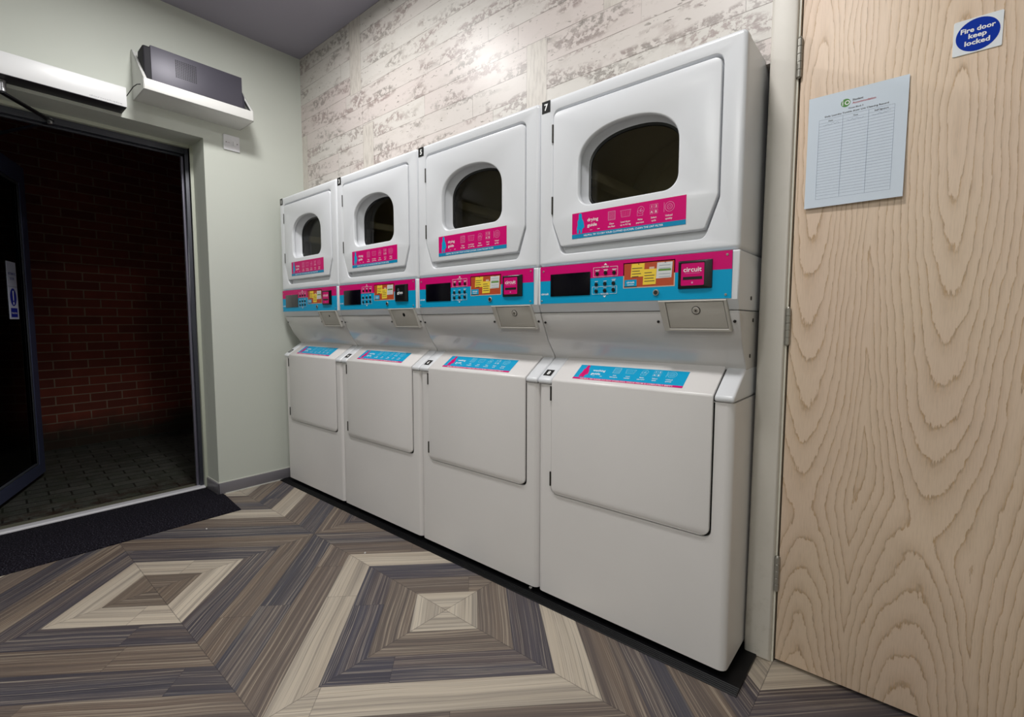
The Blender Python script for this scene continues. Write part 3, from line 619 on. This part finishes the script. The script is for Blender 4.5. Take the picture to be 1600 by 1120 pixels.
# ------------------------------------------------------------------ the stacked machines
SL_O = Vector((0, -0.004, 0.838)); SL_D = Vector((0, 0.114, 0.077)).normalized(); SL_N = Vector((0, -SL_D.z, SL_D.y))
G = 0.0012
DOOR = roundpoly([(0.060, 1.392), (0.100, 1.283), (0.588, 1.283), (0.626, 1.392), (0.626, 1.778), (0.060, 1.778)], [0.03, 0.028, 0.028, 0.03, 0.030, 0.030], 6)
DOORP = roundpoly([(0.0635, 1.394), (0.098, 1.309), (0.588, 1.309), (0.6225, 1.400), (0.6225, 1.767), (0.0635, 1.767)], [0.03, 0.012, 0.012, 0.03, 0.026, 0.026], 6); DOORP = [(u, v+0.002 if v > 1.5 else v) for u, v in DOORP]
def window_loop(d=0.0):
    cx, a, r = 0.3375, 0.1705-d, 0.044; zb, zm, zt = 1.437+d, 1.572, 1.680-d; out = []
    for k in range(9): an = math.radians(180+90*k/8); out.append((cx-a+r+r*math.cos(an), zb+r+r*math.sin(an)))
    for k in range(9): an = math.radians(270+90*k/8); out.append((cx+a-r+r*math.cos(an), zb+r+r*math.sin(an)))
    for k in range(0, 29):
        an = PI*k/28; c, s_ = math.cos(an), math.sin(an); e = 2/2.25
        out.append((cx+a*math.copysign(abs(c)**e, c), zm+(zt-zm)*abs(s_)**e))
    return out
def dryer_cab(b):
    b.use(ENAMEL); o = rrect(G, 1.2455, W-G, 1.822, 0.0, 5, (0.0135, 0.0135, 0.0155, 0.0155)); r = 0.013
    hole = inset(DOOR, -0.003)
    b.prism(o, 0.0, 0.034, r, holes=[hole], back=False, seg=5)
    o2 = inset(o, 0.0015); b.strip([(u, 0.034, v) for u, v in o], [(u, 0.034, v) for u, v in o2]); b.strip([(u, 0.034, v) for u, v in o2], [(u, 0.69, v) for u, v in o2]); b.fill(o2, (), XZ(0.69))
    L = [(hole, 0.0), (inset(DOOR, -0.002), 0.0004), (inset(DOOR, -0.0007), 0.0015), (inset(DOOR, 0.0), 0.0035)]
    L2 = [[(u, y, v) for u, v in lp] for lp, y in L]
    # deeper, sloping finger recess
    inner = [(u, 0.021, v+(0.001 if v < 1.30 else 0.0)) for u, v in inset(DOOR, 0.003)]
    L2.append(inner); b.loft(L2, False, False)
    tub = inset(window_loop(), -0.008)
    b.fill([(u, v) for u, _, v in inner], [tub], XZ(0.021))
DRUM = mat('drum_metal', '#dedacb', 0.5, 0.0); DRUMD = mat('drum_rim', '#75705f', 0.6)
def drum(b):
    b.use(DRUMD); c = (0.3375, 1.557)
    def ring(rx, rz, y): return [(c[0]+rx*math.cos(2*PI*i/40), y, c[1]+rz*math.sin(2*PI*i/40)) for i in range(40)]
    wl = [inset(window_loop(), -0.008), inset(window_loop(), -0.014)]; b.loft([[(u, 0.0215, v) for u, v in wl[0]], [(u, 0.075, v) for u, v in wl[1]]], False, False)
    b.fill([(c[0]+0.275*math.cos(2*PI*i/40), c[1]+0.245*math.sin(2*PI*i/40)) for i in range(40)], [wl[1]], XZ(0.075))
    b.use(DRUM); b.loft([ring(0.275, 0.245, 0.076), ring(0.275, 0.245, 0.16), ring(0.268, 0.238, 0.165), ring(0.268, 0.238, 0.30), ring(0.275, 0.245, 0.305), ring(0.275, 0.245, 0.58), ring(0.20, 0.19, 0.585), ring(0.19, 0.18, 0.60), ring(0.06, 0.06, 0.60)], False, True)
    for k in range(3):
        a = 2*PI*k/3+0.6; M = Matrix.Translation((c[0], 0, c[1])) @ Matrix.Rotation(a, 4, 'Y'); b.box(-0.02, 0.02, 0.10, 0.57, 0.18, 0.24, 0.01, M=M)
def dryer_door(b):
    b.use(ENAMEL); w0 = inset(window_loop(), -0.005); b.prism(DOORP, -0.003, 0.018, 0.0032, holes=[w0], back=False)
    w1 = window_loop()
    L = [(w0, -0.003), (inset(w1, -0.0025), -0.0022), (w1, 0.001), (inset(w1, 0.001), 0.012)]
    b.loft([[(u, y, v) for u, v in lp] for lp, y in L], False, False)
def door_liner(b):      # white bowl between the front skin and the glass
    b.use(ENAMEL); w1 = window_loop()
    L = [(inset(w1, 0.0002), 0.0125), (inset(w1, -0.0015), 0.016), (inset(w1, 0.000), 0.024), (inset(w1, 0.004), 0.050), (inset(w1, 0.008), 0.056)]
    b.loft([[(u, y, v) for u, v in lp] for lp, y in L], False, False)
def win_gasket(b):
    b.use(BLACK); L = [(inset(window_loop(), 0.0065), 0.0540), (inset(window_loop(), 0.014), 0.0565), (inset(window_loop(), 0.016), 0.0605)]
    b.loft([[(u, y, v) for u, v in lp] for lp, y in L], False, False)
def win_glass(b): b.use(GL2); b.fill(inset(window_loop(), 0.010), (), XZ(0.058)); b.fill(inset(window_loop(), 0.010), (), XZ(0.062))
def door_hinge(b):
    b.use(DSTEEL); b.cyl((0.0605, -0.0015, -0.030), (0.0605, -0.0015, 0.030), 0.0036, 10, bev=0.0005); b.box(0.0585, 0.0622, 0.004, 0.014, -0.030, 0.030)
def guide(b, dry):
    if dry: g = GFX(b, (0.1455, -0.0032, 1.3295), (1, 0, 0), (0, 0, 1), (0, -1, 0)); Wd, Hh, m1, m2, m3 = 0.390, 0.084, PINK, BLUE2, CYAN
    else: g = GFX(b, SL_O+SL_D*0.019+SL_N*0.0013+Vector((0.1425, 0, 0)), (1, 0, 0), SL_D, SL_N); Wd, Hh, m1, m2, m3 = 0.390, 0.078, CYAN, PINK, PINK
    sb = 0.014 if dry else 0.009
    g.rect(0, 0, Wd, Hh, 1, m1); g.rect(0, 0, Wd, sb, 2, m2)
    # garment-like mascot figure
    f = [(0.020, 0.016), (0.027, 0.016), (0.028, 0.028), (0.032, 0.028), (0.033, 0.016), (0.039, 0.016), (0.041, 0.030), (0.049, 0.034), (0.045, 0.054), (0.039, 0.063), (0.038, 0.076), (0.036, 0.081), (0.028, 0.081), (0.026, 0.076), (0.026, 0.064), (0.021, 0.056), (0.022, 0.044), (0.019, 0.032)]
    if not dry: f = [(x, z-0.005) for x, z in f]
    g.poly(f, 2, m3)
    z1 = 0.0515 if dry else 0.047
    g.text('drying' if dry else 'washing', 0.060, z1, 0.0105, 2, WHITE, 0.012, width=0.041 if dry else 0.048); g.text('guide', 0.060, z1-0.0175, 0.0105, 2, WHITE, 0.016, width=0.036)
    LBL = [('Clean', 'the filter'), ('Load dryer', 'up to 8.5 kg'), ('Make', 'payment'), ('Select', 'cycle'), ('Unload', 'quickly')] if dry else [('Add', 'detergent'), ('Load', 'washer'), ('Make', 'payment'), ('Select', 'cycle'), ('Unload', 'quickly')]
    xs = [0.150, 0.199, 0.248, 0.292, 0.339]
    for x, (a, c) in zip(xs, LBL):
        g.text(a, x, 0.0305, 0.0052, 2, WHITE, 0.01, 'c'); g.text(c, x, 0.0215, 0.0052, 2, WHITE, 0.01, 'c')
    IC = PINKL if dry else mat('pale_cyan_print', '#8fd2e6', 0.4); zc = 0.058
    g.frame(xs[0]-0.013, zc-0.014, xs[0]+0.013, zc+0.014, 0.0012, 2, IC)
    for k in range(7): g.rect(xs[0]-0.012, zc-0.011+k*0.0035, xs[0]+0.012, zc-0.0102+k*0.0035, 2, IC)
    g.seg(xs[1]-0.019, zc+0.010, xs[1]+0.019, zc+0.010, 0.0012, 2, IC); g.seg(xs[1]-0.017, zc+0.009, xs[1]-0.014, zc-0.010, 0.001, 2, IC); g.seg(xs[1]+0.017, zc+0.009, xs[1]+0.014, zc-0.010, 0.001, 2, IC); g.seg(xs[1]-0.014, zc-0.010, xs[1]+0.014, zc-0.010, 0.001, 2, IC)
    for k in range(5): g.seg(xs[1]-0.012+k*0.006, zc+0.007, xs[1]-0.011+k*0.0055, zc-0.008, 0.0006, 2, IC)
    g.frame(xs[2]-0.010, zc-0.014, xs[2]+0.009, zc+0.002, 0.001, 2, IC); g.ring(xs[2]+0.002, zc+0.003, 0.011, 0.001, 2, IC); g.text('£', xs[2]+0.002, zc-0.002, 0.011, 2, IC, 0, 'c')
    for q, (dx, dz) in zip('12AB', ((-0.007, 0.008), (0.007, 0.008), (-0.007, -0.008), (0.007, -0.008))):
        g.frame(xs[3]+dx-0.0058, zc+dz-0.0064, xs[3]+dx+0.0058, zc+dz+0.0064, 0.0007, 2, IC); g.text(q, xs[3]+dx, zc+dz-0.0035, 0.007, 2, WHITE, 0.01, 'c')
    g.ring(xs[4]+0.002, zc, 0.0145, 0.0011, 2, IC); g.ring(xs[4]+0.002, zc, 0.0085, 0.0011, 2, IC); g.seg(xs[4]-0.015, zc-0.014, xs[4]-0.015, zc+0.014, 0.0012, 2, IC); g.ring(xs[4]+0.002, zc, 0.004, 0.0008, 2, IC)
    if dry: g.text('HELPFUL TIP: TO DRY YOUR CLOTHES QUICKER, CLEAN THE LINT FILTER', 0.047, 0.0042, 0.0058, 3, WHITE, 0.01, 'l', 0.275)
    else: g.text('HELPFUL TIP: PLEASE DO NOT OVERLOAD, CHECK DRUM IS COMPLETELY EMPTY', 0.03, 0.0022, 0.0046, 3, WHITE, 0.01, 'l', 0.33)
    if not dry: g.seg(0.030, 0.014, 0.030, 0.070, 0.005, 3, PINK)
    g.rect(0.07, 0.022, 0.079, 0.0228, 2, WHITE); g.rect(0.098, 0.022, 0.107, 0.0236, 2, WHITE)
def console(b):        # housing behind the control panel and the lip under it
    b.use(ENAMEL); pr = [(0.003, 1.2445), (-0.002, 1.240), (-0.002, 1.1105), (0.000, 1.1085), (0.012, 1.084), (0.015, 1.0815), (0.69, 1.0815), (0.69, 1.2445)]
    b.extrude_profile(pr, G, W-G, 0.004)
def recess(b):
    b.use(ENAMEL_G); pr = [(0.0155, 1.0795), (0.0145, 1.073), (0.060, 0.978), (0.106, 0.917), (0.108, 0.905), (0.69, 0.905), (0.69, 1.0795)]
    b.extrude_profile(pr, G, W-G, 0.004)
PZ0, PZ1, PX0, PX1 = 1.113, 1.2435, 0.0125, 0.667
def cpanel(b):
    zs = 1.193; g = GFX(b, (0, -0.0045, 0), (1, 0, 0), (0, 0, 1), (0, -1, 0))
    b.use(CYAN); b.box(PX0, PX1, -0.0045, -0.0021, PZ0, PZ1); g.rect(PX0, zs, PX1, PZ1, 1, PINK)
    g.text('circuit', 0.0165, 1.1435, 0.0075, 1, WHITE, 0.02, 'l', 0.033)
    # button groups
    g.frame(0.232, 1.196, 0.321, 1.2265, 0.0009, 2, WHITE); g.rect(0.262, 1.2245, 0.292, 1.2285, 3, PINK); g.text('DRYER', 0.277, 1.2238, 0.0052, 4, WHITE, 0.012, 'c', 0.026); g.poly([(0.271, 1.2325), (0.283, 1.2325), (0.277, 1.2385)], 3, WHITE)
    g.frame(0.228, 1.139, 0.319, 1.164, 0.0009, 2, WHITE); g.rect(0.258, 1.137, 0.292, 1.1415, 3, CYAN); g.text('WASHER', 0.275, 1.1368, 0.0052, 4, WHITE, 0.012, 'c', 0.030); g.poly([(0.269, 1.1335), (0.281, 1.1335), (0.275, 1.1275)], 3, WHITE)
    for bx_ in (0.247, 0.278, 0.309): g.rect(bx_-0.008, 1.2165, bx_+0.008, 1.2180, 3, WHITE); g.rect(bx_-0.006, 1.2140, bx_+0.006, 1.2152, 3, WHITE)
    for bx_ in (0.244, 0.276, 0.307): g.rect(bx_-0.006, 1.1800, bx_+0.006, 1.1815, 3, WHITE); g.rect(bx_-0.006, 1.1590, bx_+0.006, 1.1602, 3, WHITE)
    g.rect(0.300, 1.1838, 0.315, 1.1852, 3, WHITE)
def button(b): b.use(BLACK); b.cyl((0, -0.0092, 0), (0, -0.0045, 0), 0.0062, 16, bev=0.0012)
def display(b, m): b.use(m); b.box(0.0585, 0.2205, -0.0068, -0.0044, 1.1375, 1.2145, 0.0006)
def board(b):
    g = GFX(b, (0.341, -0.0045, 1.1535), (1, 0, 0), (0, 0, 1), (0, -1, 0)); w_, h = 0.167, 0.079
    g.rect(0, 0, w_, h, 1, PALE); g.rect(0.003, 0.003, w_-0.003, h-0.003, 2, ORANGE)
    def note(u0, u1, v0, v1, sk, m, l): g.poly([(u0*w_-sk, (1-v1)*h), (u1*w_-sk, (1-v1)*h+0.001), (u1*w_, (1-v0)*h), (u0*w_, (1-v0)*h)], l, m)
    note(0.17, 0.43, 0.06, 0.58, 0.003, YEL, 3); note(0.41, 0.66, 0.30, 0.90, 0.002, YEL, 4); note(0.67, 0.955, 0.08, 0.68, 0.003, NOTEW, 3)
    for k, wd in enumerate((0.034, 0.026, 0.030, 0.022)): g.rect(0.030, h*0.75-k*0.0085, 0.030+wd, h*0.75-k*0.0085+0.002, 4, INK)
    for k, wd in enumerate((0.024, 0.032, 0.030, 0.033)): g.rect(0.0715, h*0.55-k*0.0085, 0.0715+wd, h*0.55-k*0.0085+0.002, 5, INK)
    g.rect(0.116, h*0.60, 0.155, h*0.67, 4, GREEN)
    for k in (0, 1, 3, 4): g.rect(0.118, h*0.80-k*0.0085, 0.153, h*0.80-k*0.0085+0.0012, 4, GREYINK)
    g.rect(0.003, 0.003, 0.047, 0.006, 3, INK); g.poly([(0.005, 0.006), (0.046, 0.006), (0.046, 0.026), (0.005, 0.026)], 3, CYAN); g.text('circuit', 0.0255, 0.015, 0.0065, 4, WHITE, 0.02, 'c', 0.026); g.rect(0.014, 0.0095, 0.037, 0.011, 4, WHITE)
    g.rect(0.087, h*0.70, 0.103, h*0.78, 4, PALE)
    for px_ in (0.052, 0.137): g.disc(px_, h*0.92, 0.0016, 5, INK)
def reader(b):
    b.use(BLACK); o = rrect(0.5185, 1.1435, 0.6155, 1.2245, 0.002, 2); i = rrect(0.524, 1.148, 0.599, 1.2205, 0.002, 2)
    b.loft([[(u, -0.0045, v) for u, v in o], [(u, -0.0085, v) for u, v in inset(o, 0.0006)], [(u, -0.0125, v) for u, v in i], [(u, -0.0125, v) for u, v in inset(i, 0.003)], [(u, -0.0110, v) for u, v in inset(i, 0.0035)]], False, True)
def rface(b, dark):
    g = GFX(b, (0, -0.0112, 0), (1, 0, 0), (0, 0, 1), (0, -1, 0)); M_ = BLACK if dark else PINK
    g.poly(rrect(0.5285, 1.1525, 0.5945, 1.2160, 0.003, 3), 1, M_)
    if dark: g.text('giss', 0.5615, 1.180, 0.0125, 2, WHITE, 0.02, 'c', 0.044); g.ring(0.549, 1.199, 0.0055, 0.0012, 2, GREYINK); g.rect(0.542, 1.1755, 0.58, 1.1765, 2, GREYINK)
    else:
        g.text('circuit', 0.5615, 1.1915, 0.0135, 2, WHITE, 0.012, 'c', 0.052); g.rect(0.539, 1.1868, 0.584, 1.1876, 2, PINKL); g.rect(0.5345, 1.1690, 0.5895, 1.1775, 2, BLACK); g.disc(0.5615, 1.1605, 0.0028, 2, PINKL)
def barrel(b, x, z, y, r):
    b.use(STEEL); b.cyl((x, y-0.004, z), (x, y, z), r, 24, bev=0.0012); b.use(DSTEEL); b.cyl((x, y-0.0045, z), (x, y-0.0035, z), r*0.68, 20); b.use(BLACK); b.box(x-r*0.1, x+r*0.1, y-0.0048, y-0.003, z-r*0.45, z+r*0.45)
def panel_screw(b): b.use(STEEL); b.cyl((0, -0.0062, 0), (0, -0.0044, 0), 0.0034, 12, bev=0.0006); b.use(BLACK); b.box(-0.0018, 0.0018, -0.0064, -0.006, -0.0005, 0.0005)
# coin box on a slightly back-leaning face
CO = Vector((0, -0.0065, 1.1105)); CD = Vector((0, 0.030, -0.088)).normalized(); CN = Vector((0, CD.z, -CD.y))
def cfn(u, v, y): return tuple(CO+Vector((u, 0, 0))+CD*v-CN*y)
def coin_frame(b):
    b.use(GREYW); o = [(0.458, 0.0), (0.655, 0.0), (0.664, 0.095), (0.470, 0.095)]; i = [(0.480, 0.005), (0.6475, 0.005), (0.657, 0.087), (0.4865, 0.087)]
    F = lambda lp, y: [cfn(u, v, y) for u, v in lp]
    b.strip(F(o, 0.045), F(o, -0.0015)); b.strip(F(o, -0.0015), F(inset(o, 0.0015), -0.003)); b.strip(F(inset(o, 0.0015), -0.003), F(inset(i, -0.0015), -0.003)); b.strip(F(inset(i, -0.0015), -0.003), F(i, -0.0015)); b.strip(F(i, -0.0015), F(i, 0.006))
    b.use(DARK); b.fill(i, (), lambda u, v: cfn(u, v, 0.006))
def coin_door(b):
    b.use(GREYW); b.prism([(0.4815, 0.0065), (0.6462, 0.0065), (0.6552, 0.0855), (0.488, 0.0855)], -0.0002, 0.005, 0.0012, fn=cfn)
def coin_lock(b, style):
    c = Vector(cfn(0.570, 0.031, -0.0002)); 
    if style == 0: b.use(DSTEEL); b.cyl(c, c+CN*0.0015, 0.0125, 28); b.use(GREYW); b.cyl(c+CN*0.001, c+CN*0.003, 0.0105, 28, bev=0.001); b.use(STEEL); b.cyl(c+CN*0.003, c+CN*0.0038, 0.0055, 20); b.use(BLACK); b.cyl(c+CN*0.0035, c+CN*0.0042, 0.0022, 10)
    else: b.use(BLACK); b.cyl(c, c+CN*0.0006, 0.009 if style == 1 else 0.006, 20); 
def recess_screw(b):
    n = Vector((0, -0.88, -0.47)); c = Vector((0, 0, 0)); b.use(BLACK); b.cyl(c, c+n*0.003, 0.0042, 14); b.use(DSTEEL); b.cyl(c+n*0.0028, c+n*0.004, 0.0028, 12)
def side_screw(b): b.use(DSTEEL); b.cyl((-0.003, 0, 0), (0.0006, 0, 0), 0.006, 14, bev=0.0006)
def washer_cab(b):
    b.use(ENAMEL_W); o = [(G, 0.03), (W-G, 0.03), (W-G, 0.8205), (G, 0.8205)]
    hole = roundpoly([(0.0602, 0.4165), (0.6325, 0.4165), (0.6325, 0.8205), (0.0602, 0.8205)], [0.026, 0.026, 0, 0], 6)
    r = 0.022; fn = lambda u, v, y: (u, y, v); L = []
    def ins(d): return [(G+d, 0.03), (W-G-d, 0.03), (W-G-d, 0.8205), (G+d, 0.8205)]
    for k in range(5): a = PI/2*k/4; L.append((ins(r*(1-math.sin(a))), 0.002+r*(1-math.cos(a))))
    L.append((ins(0), 0.69)); b.loft([[(u, y, v) for u, v in lp] for lp, y in L], False, True)
    f = L[0][0]; hole2 = [p for p in hole if p[1] < 0.8204]+[(0.6325, 0.8200), (0.0602, 0.8200)]
    b.fill(f, [hole2], XZ(0.002)); b.strip([(u, 0.002, v) for u, v in hole2], [(u, 0.008, v) for u, v in inset(hole2, 0.002)])
    b.use(DARK); b.fill(inset(hole2, 0.002), (), XZ(0.0085))
def washer_top(b):      # sloping shoulders and the bed under the lid
    b.use(ENAMEL); pr = [(0.0, 0.8225), (-0.003, 0.8245), (-0.0045, 0.829)]
    for k in range(4): a = math.radians(180-56*k/3); pr.append((0.0055+0.010*math.cos(a), 0.833+0.010*math.sin(a)))
    top = SL_O+SL_D*0.128; pr += [(top.y, top.z), (0.155, 0.917), (0.69, 0.917), (0.69, 0.8225)]
    def seg(x0, x1): b.extrude_profile(pr, x0, x1, 0.007)
    seg(G, 0.0625); seg(0.6305, W-G)
    pr2 = [(0.004, 0.8225), (0.004, 0.8265), (top.y+0.004, top.z-0.008), (0.69, 0.905), (0.69, 0.8225)]
    b.use(DARK); b.extrude_profile(pr2, 0.0625, 0.6305)
def washer_door(b):
    b.use(ENAMEL_W); R = 0.012; path = [(-0.004, 0.423), (-0.004, 0.8331)]; cz, cy = 0.8331, -0.004+R
    ang_end = math.radians(90+34)
    for k in range(1, 7): a = math.radians(180)-(math.radians(180)-ang_end)*k/6; path.append((cy+R*math.cos(a), cz+R*math.sin(a)))
    e = Vector((path[-1][0], path[-1][1])); d = Vector((SL_D.y, SL_D.z)); ln = 0.146; path += [tuple(e+d*(ln-0.012)), tuple(e+d*ln+Vector((0.004, 0.000)))]
    # stations with x-range; bottom corners rounded
    st = []; rc = 0.024
    for k in range(7): a = PI/2*k/6; st.append(((-0.004, 0.423+rc*(1-math.cos(a))), rc*(1-math.sin(a))))
    for p in path[1:-2]: st.append((p, 0.0))
    L0 = path[-2]; 
    for k in range(5): a = PI/2*k/4; q = Vector(L0)+(Vector(path[-1])-Vector(L0))*math.sin(a); st.append((tuple(q), 0.016*(1-math.cos(a))))
    x0, x1 = 0.0638, 0.6275; th = 0.0075; be = 0.0035
    outer_, mid_, inner_ = [], [], []
    N = len(st)
    for i, (p, dx) in enumerate(st):
        a = Vector(st[max(i-1, 0)][0]); c = Vector(st[min(i+1, N-1)][0]); tdir = (c-a)
        if tdir.length < 1e-9: tdir = Vector((0, 1))
        tdir.normalize(); nn = Vector((-tdir.y, tdir.x)); nn = nn if nn.x < 0 or nn.y > 0 else -nn
        outer_.append((Vector(p), dx, nn))
    def P3(p, x): return (x, p.x, p.y)
    rows = []
    for (p, dx, nn) in outer_:
        lift = 0.0
        A = [P3(p-nn*th, x0+dx), P3(p-nn*be, x0+dx), P3(p-nn*be*0.3, x0+dx+be*0.3), P3(p, x0+dx+be), P3(p, x1-dx-be), P3(p-nn*be*0.3, x1-dx-be*0.3), P3(p-nn*be, x1-dx), P3(p-nn*th, x1-dx)]
        rows.append(A)
    b.loft(rows, True, True)
def lid_hinge(b):
    b.use(DSTEEL); b.cyl((0.0612, -0.0035, -0.026), (0.0612, -0.0035, 0.026), 0.0032, 10); b.box(0.0600, 0.0632, 0.0, 0.006, -0.024, 0.024)
def number_plate(b, n):
    if n % 2: g = GFX(b, (0.0125, -0.0006, 1.7775), (1, 0, 0), (0, 0, 1), (0, -1, 0)); w_, h = 0.036, 0.040
    else: g = GFX(b, SL_O+SL_D*0.022+SL_N*0.0009+Vector((0.0125, 0, 0)), (1, 0, 0), SL_D, SL_N); w_, h = 0.035, 0.034
    g.rect(0, 0, w_, h, 1, BLACK); g.text(str(n), w_/2, h*0.24, h*0.52, 2, WHITE, 0.03, 'c')
def foot(b): b.use(BLACK); b.cyl((0, 0, 0.0095), (0, 0, 0.031), 0.018, 16)
POSN = ['1 and 2 in the corner, with a grey display', '3 and 4, with an all-black card reader', '5 and 6, standing between numbers 3 and 7', '7 and 8 at the row end beside wooden door']
for i in range(4):
    R_ = thing('stacked_washer_dryer', 'white stacked washer dryer numbered ' + POSN[i], 'washer dryer', (i*W, 0, 0), 'stacked washer dryers in a row')
    part('dryer_cabinet', R_, 'dc', dryer_cab); part('drum', R_, 'drum', drum, label='dim metal drum')
    dd = part('dryer_door', R_, 'dd', dryer_door)
    part('door_liner', dd, 'dl', door_liner); part('window_gasket', dd, 'wg', win_gasket, label='black window gasket'); part('window_glass', dd, 'wgl', win_glass, True, label='dark oval-topped glass')
    part('guide_sticker', dd, 'gs1', lambda b: guide(b, True), True, label='magenta drying guide sticker')
    for hz in (1.70, 1.455) if i == 3 else (1.69, 1.445): part('hinge', dd, 'dh', door_hinge, loc=(0, 0, hz))
    part('console', R_, 'con', console)
    cp = part('control_panel', R_, 'cp', cpanel, True, label='magenta and cyan control panel')
    part('display', cp, 'disp%d' % (i == 0), lambda b, i=i: display(b, SCREENG if i == 0 else SCREEN), label='grey display' if i == 0 else 'black display')
    for (bx_, bz) in ((0.247, 1.206), (0.278, 1.207), (0.309, 1.206), (0.244, 1.171), (0.276, 1.172), (0.307, 1.172), (0.244, 1.149), (0.276, 1.150), (0.307, 1.151)): part('button', cp, 'but', button, loc=(bx_, 0, bz))
    part('notice_sticker', cp, 'board', board, True, label='orange sticker with yellow notes')
    rd = part('card_reader', cp, 'rd', reader, label='black card reader')
    part('reader_face', cp, 'rf%d' % (i == 1), lambda b, i=i: rface(b, i == 1), True, label='black face with white lettering' if i == 1 else 'magenta face with circuit lettering')
    part('lock', cp, 'lk', lambda b: barrel(b, 0.451, 1.1365, -0.0045, 0.0095), label='round steel lock')
    [part('screw', cp, 'ps', panel_screw, loc=(x, 0, z)) for (x, z) in ((0.0265, 1.2265), (0.0195, 1.1225), (0.6535, 1.2325), (0.6525, 1.1235))]
    part('recess_panel', R_, 'rec', recess); [part('recess_screw', R_, 'rs', recess_screw, loc=(x, 0.0095+(1.073-z)*0.53+0.001, z)) for x, z in ((0.015, 1.046), (0.449, 1.049), (0.6715, 1.050))]
    cb = part('coin_box', R_, 'cf', coin_frame, label='grey white coin box'); part('coin_box_door', cb, 'cd', coin_door)
    st_ = 1 if i == 1 else (2 if i == 0 else 0); part('coin_box_lock', cb, 'cl%d' % st_, lambda b, s=st_: coin_lock(b, s))
    if i == 3: [part('side_screw', R_, 'ss', side_screw, loc=(W, y, z)) for y, z in ((0.126, 1.117), (0.157, 1.053), (0.137, 0.947))]
    part('washer_cabinet', R_, 'wc', washer_cab); part('washer_top', R_, 'wt', washer_top)
    wd = part('washer_door', R_, 'wd', washer_door); part('guide_sticker', wd, 'gs2', lambda b: guide(b, False), True, label='cyan washing guide sticker')
    for hz in (0.79, 0.475): part('hinge', wd, 'lh', lid_hinge, loc=(0, 0, hz))
    part('number_plate', R_, None, lambda b, i=i: number_plate(b, 2*i+1), True, label='black number %d plate' % (2*i+1)); part('number_plate', R_, None, lambda b, i=i: number_plate(b, 2*i+2), True, label='black number %d plate' % (2*i+2))
    [part('foot', R_, 'ft', foot, loc=(x, 0.06, 0), label='black foot') for x in (0.05, W-0.05)]
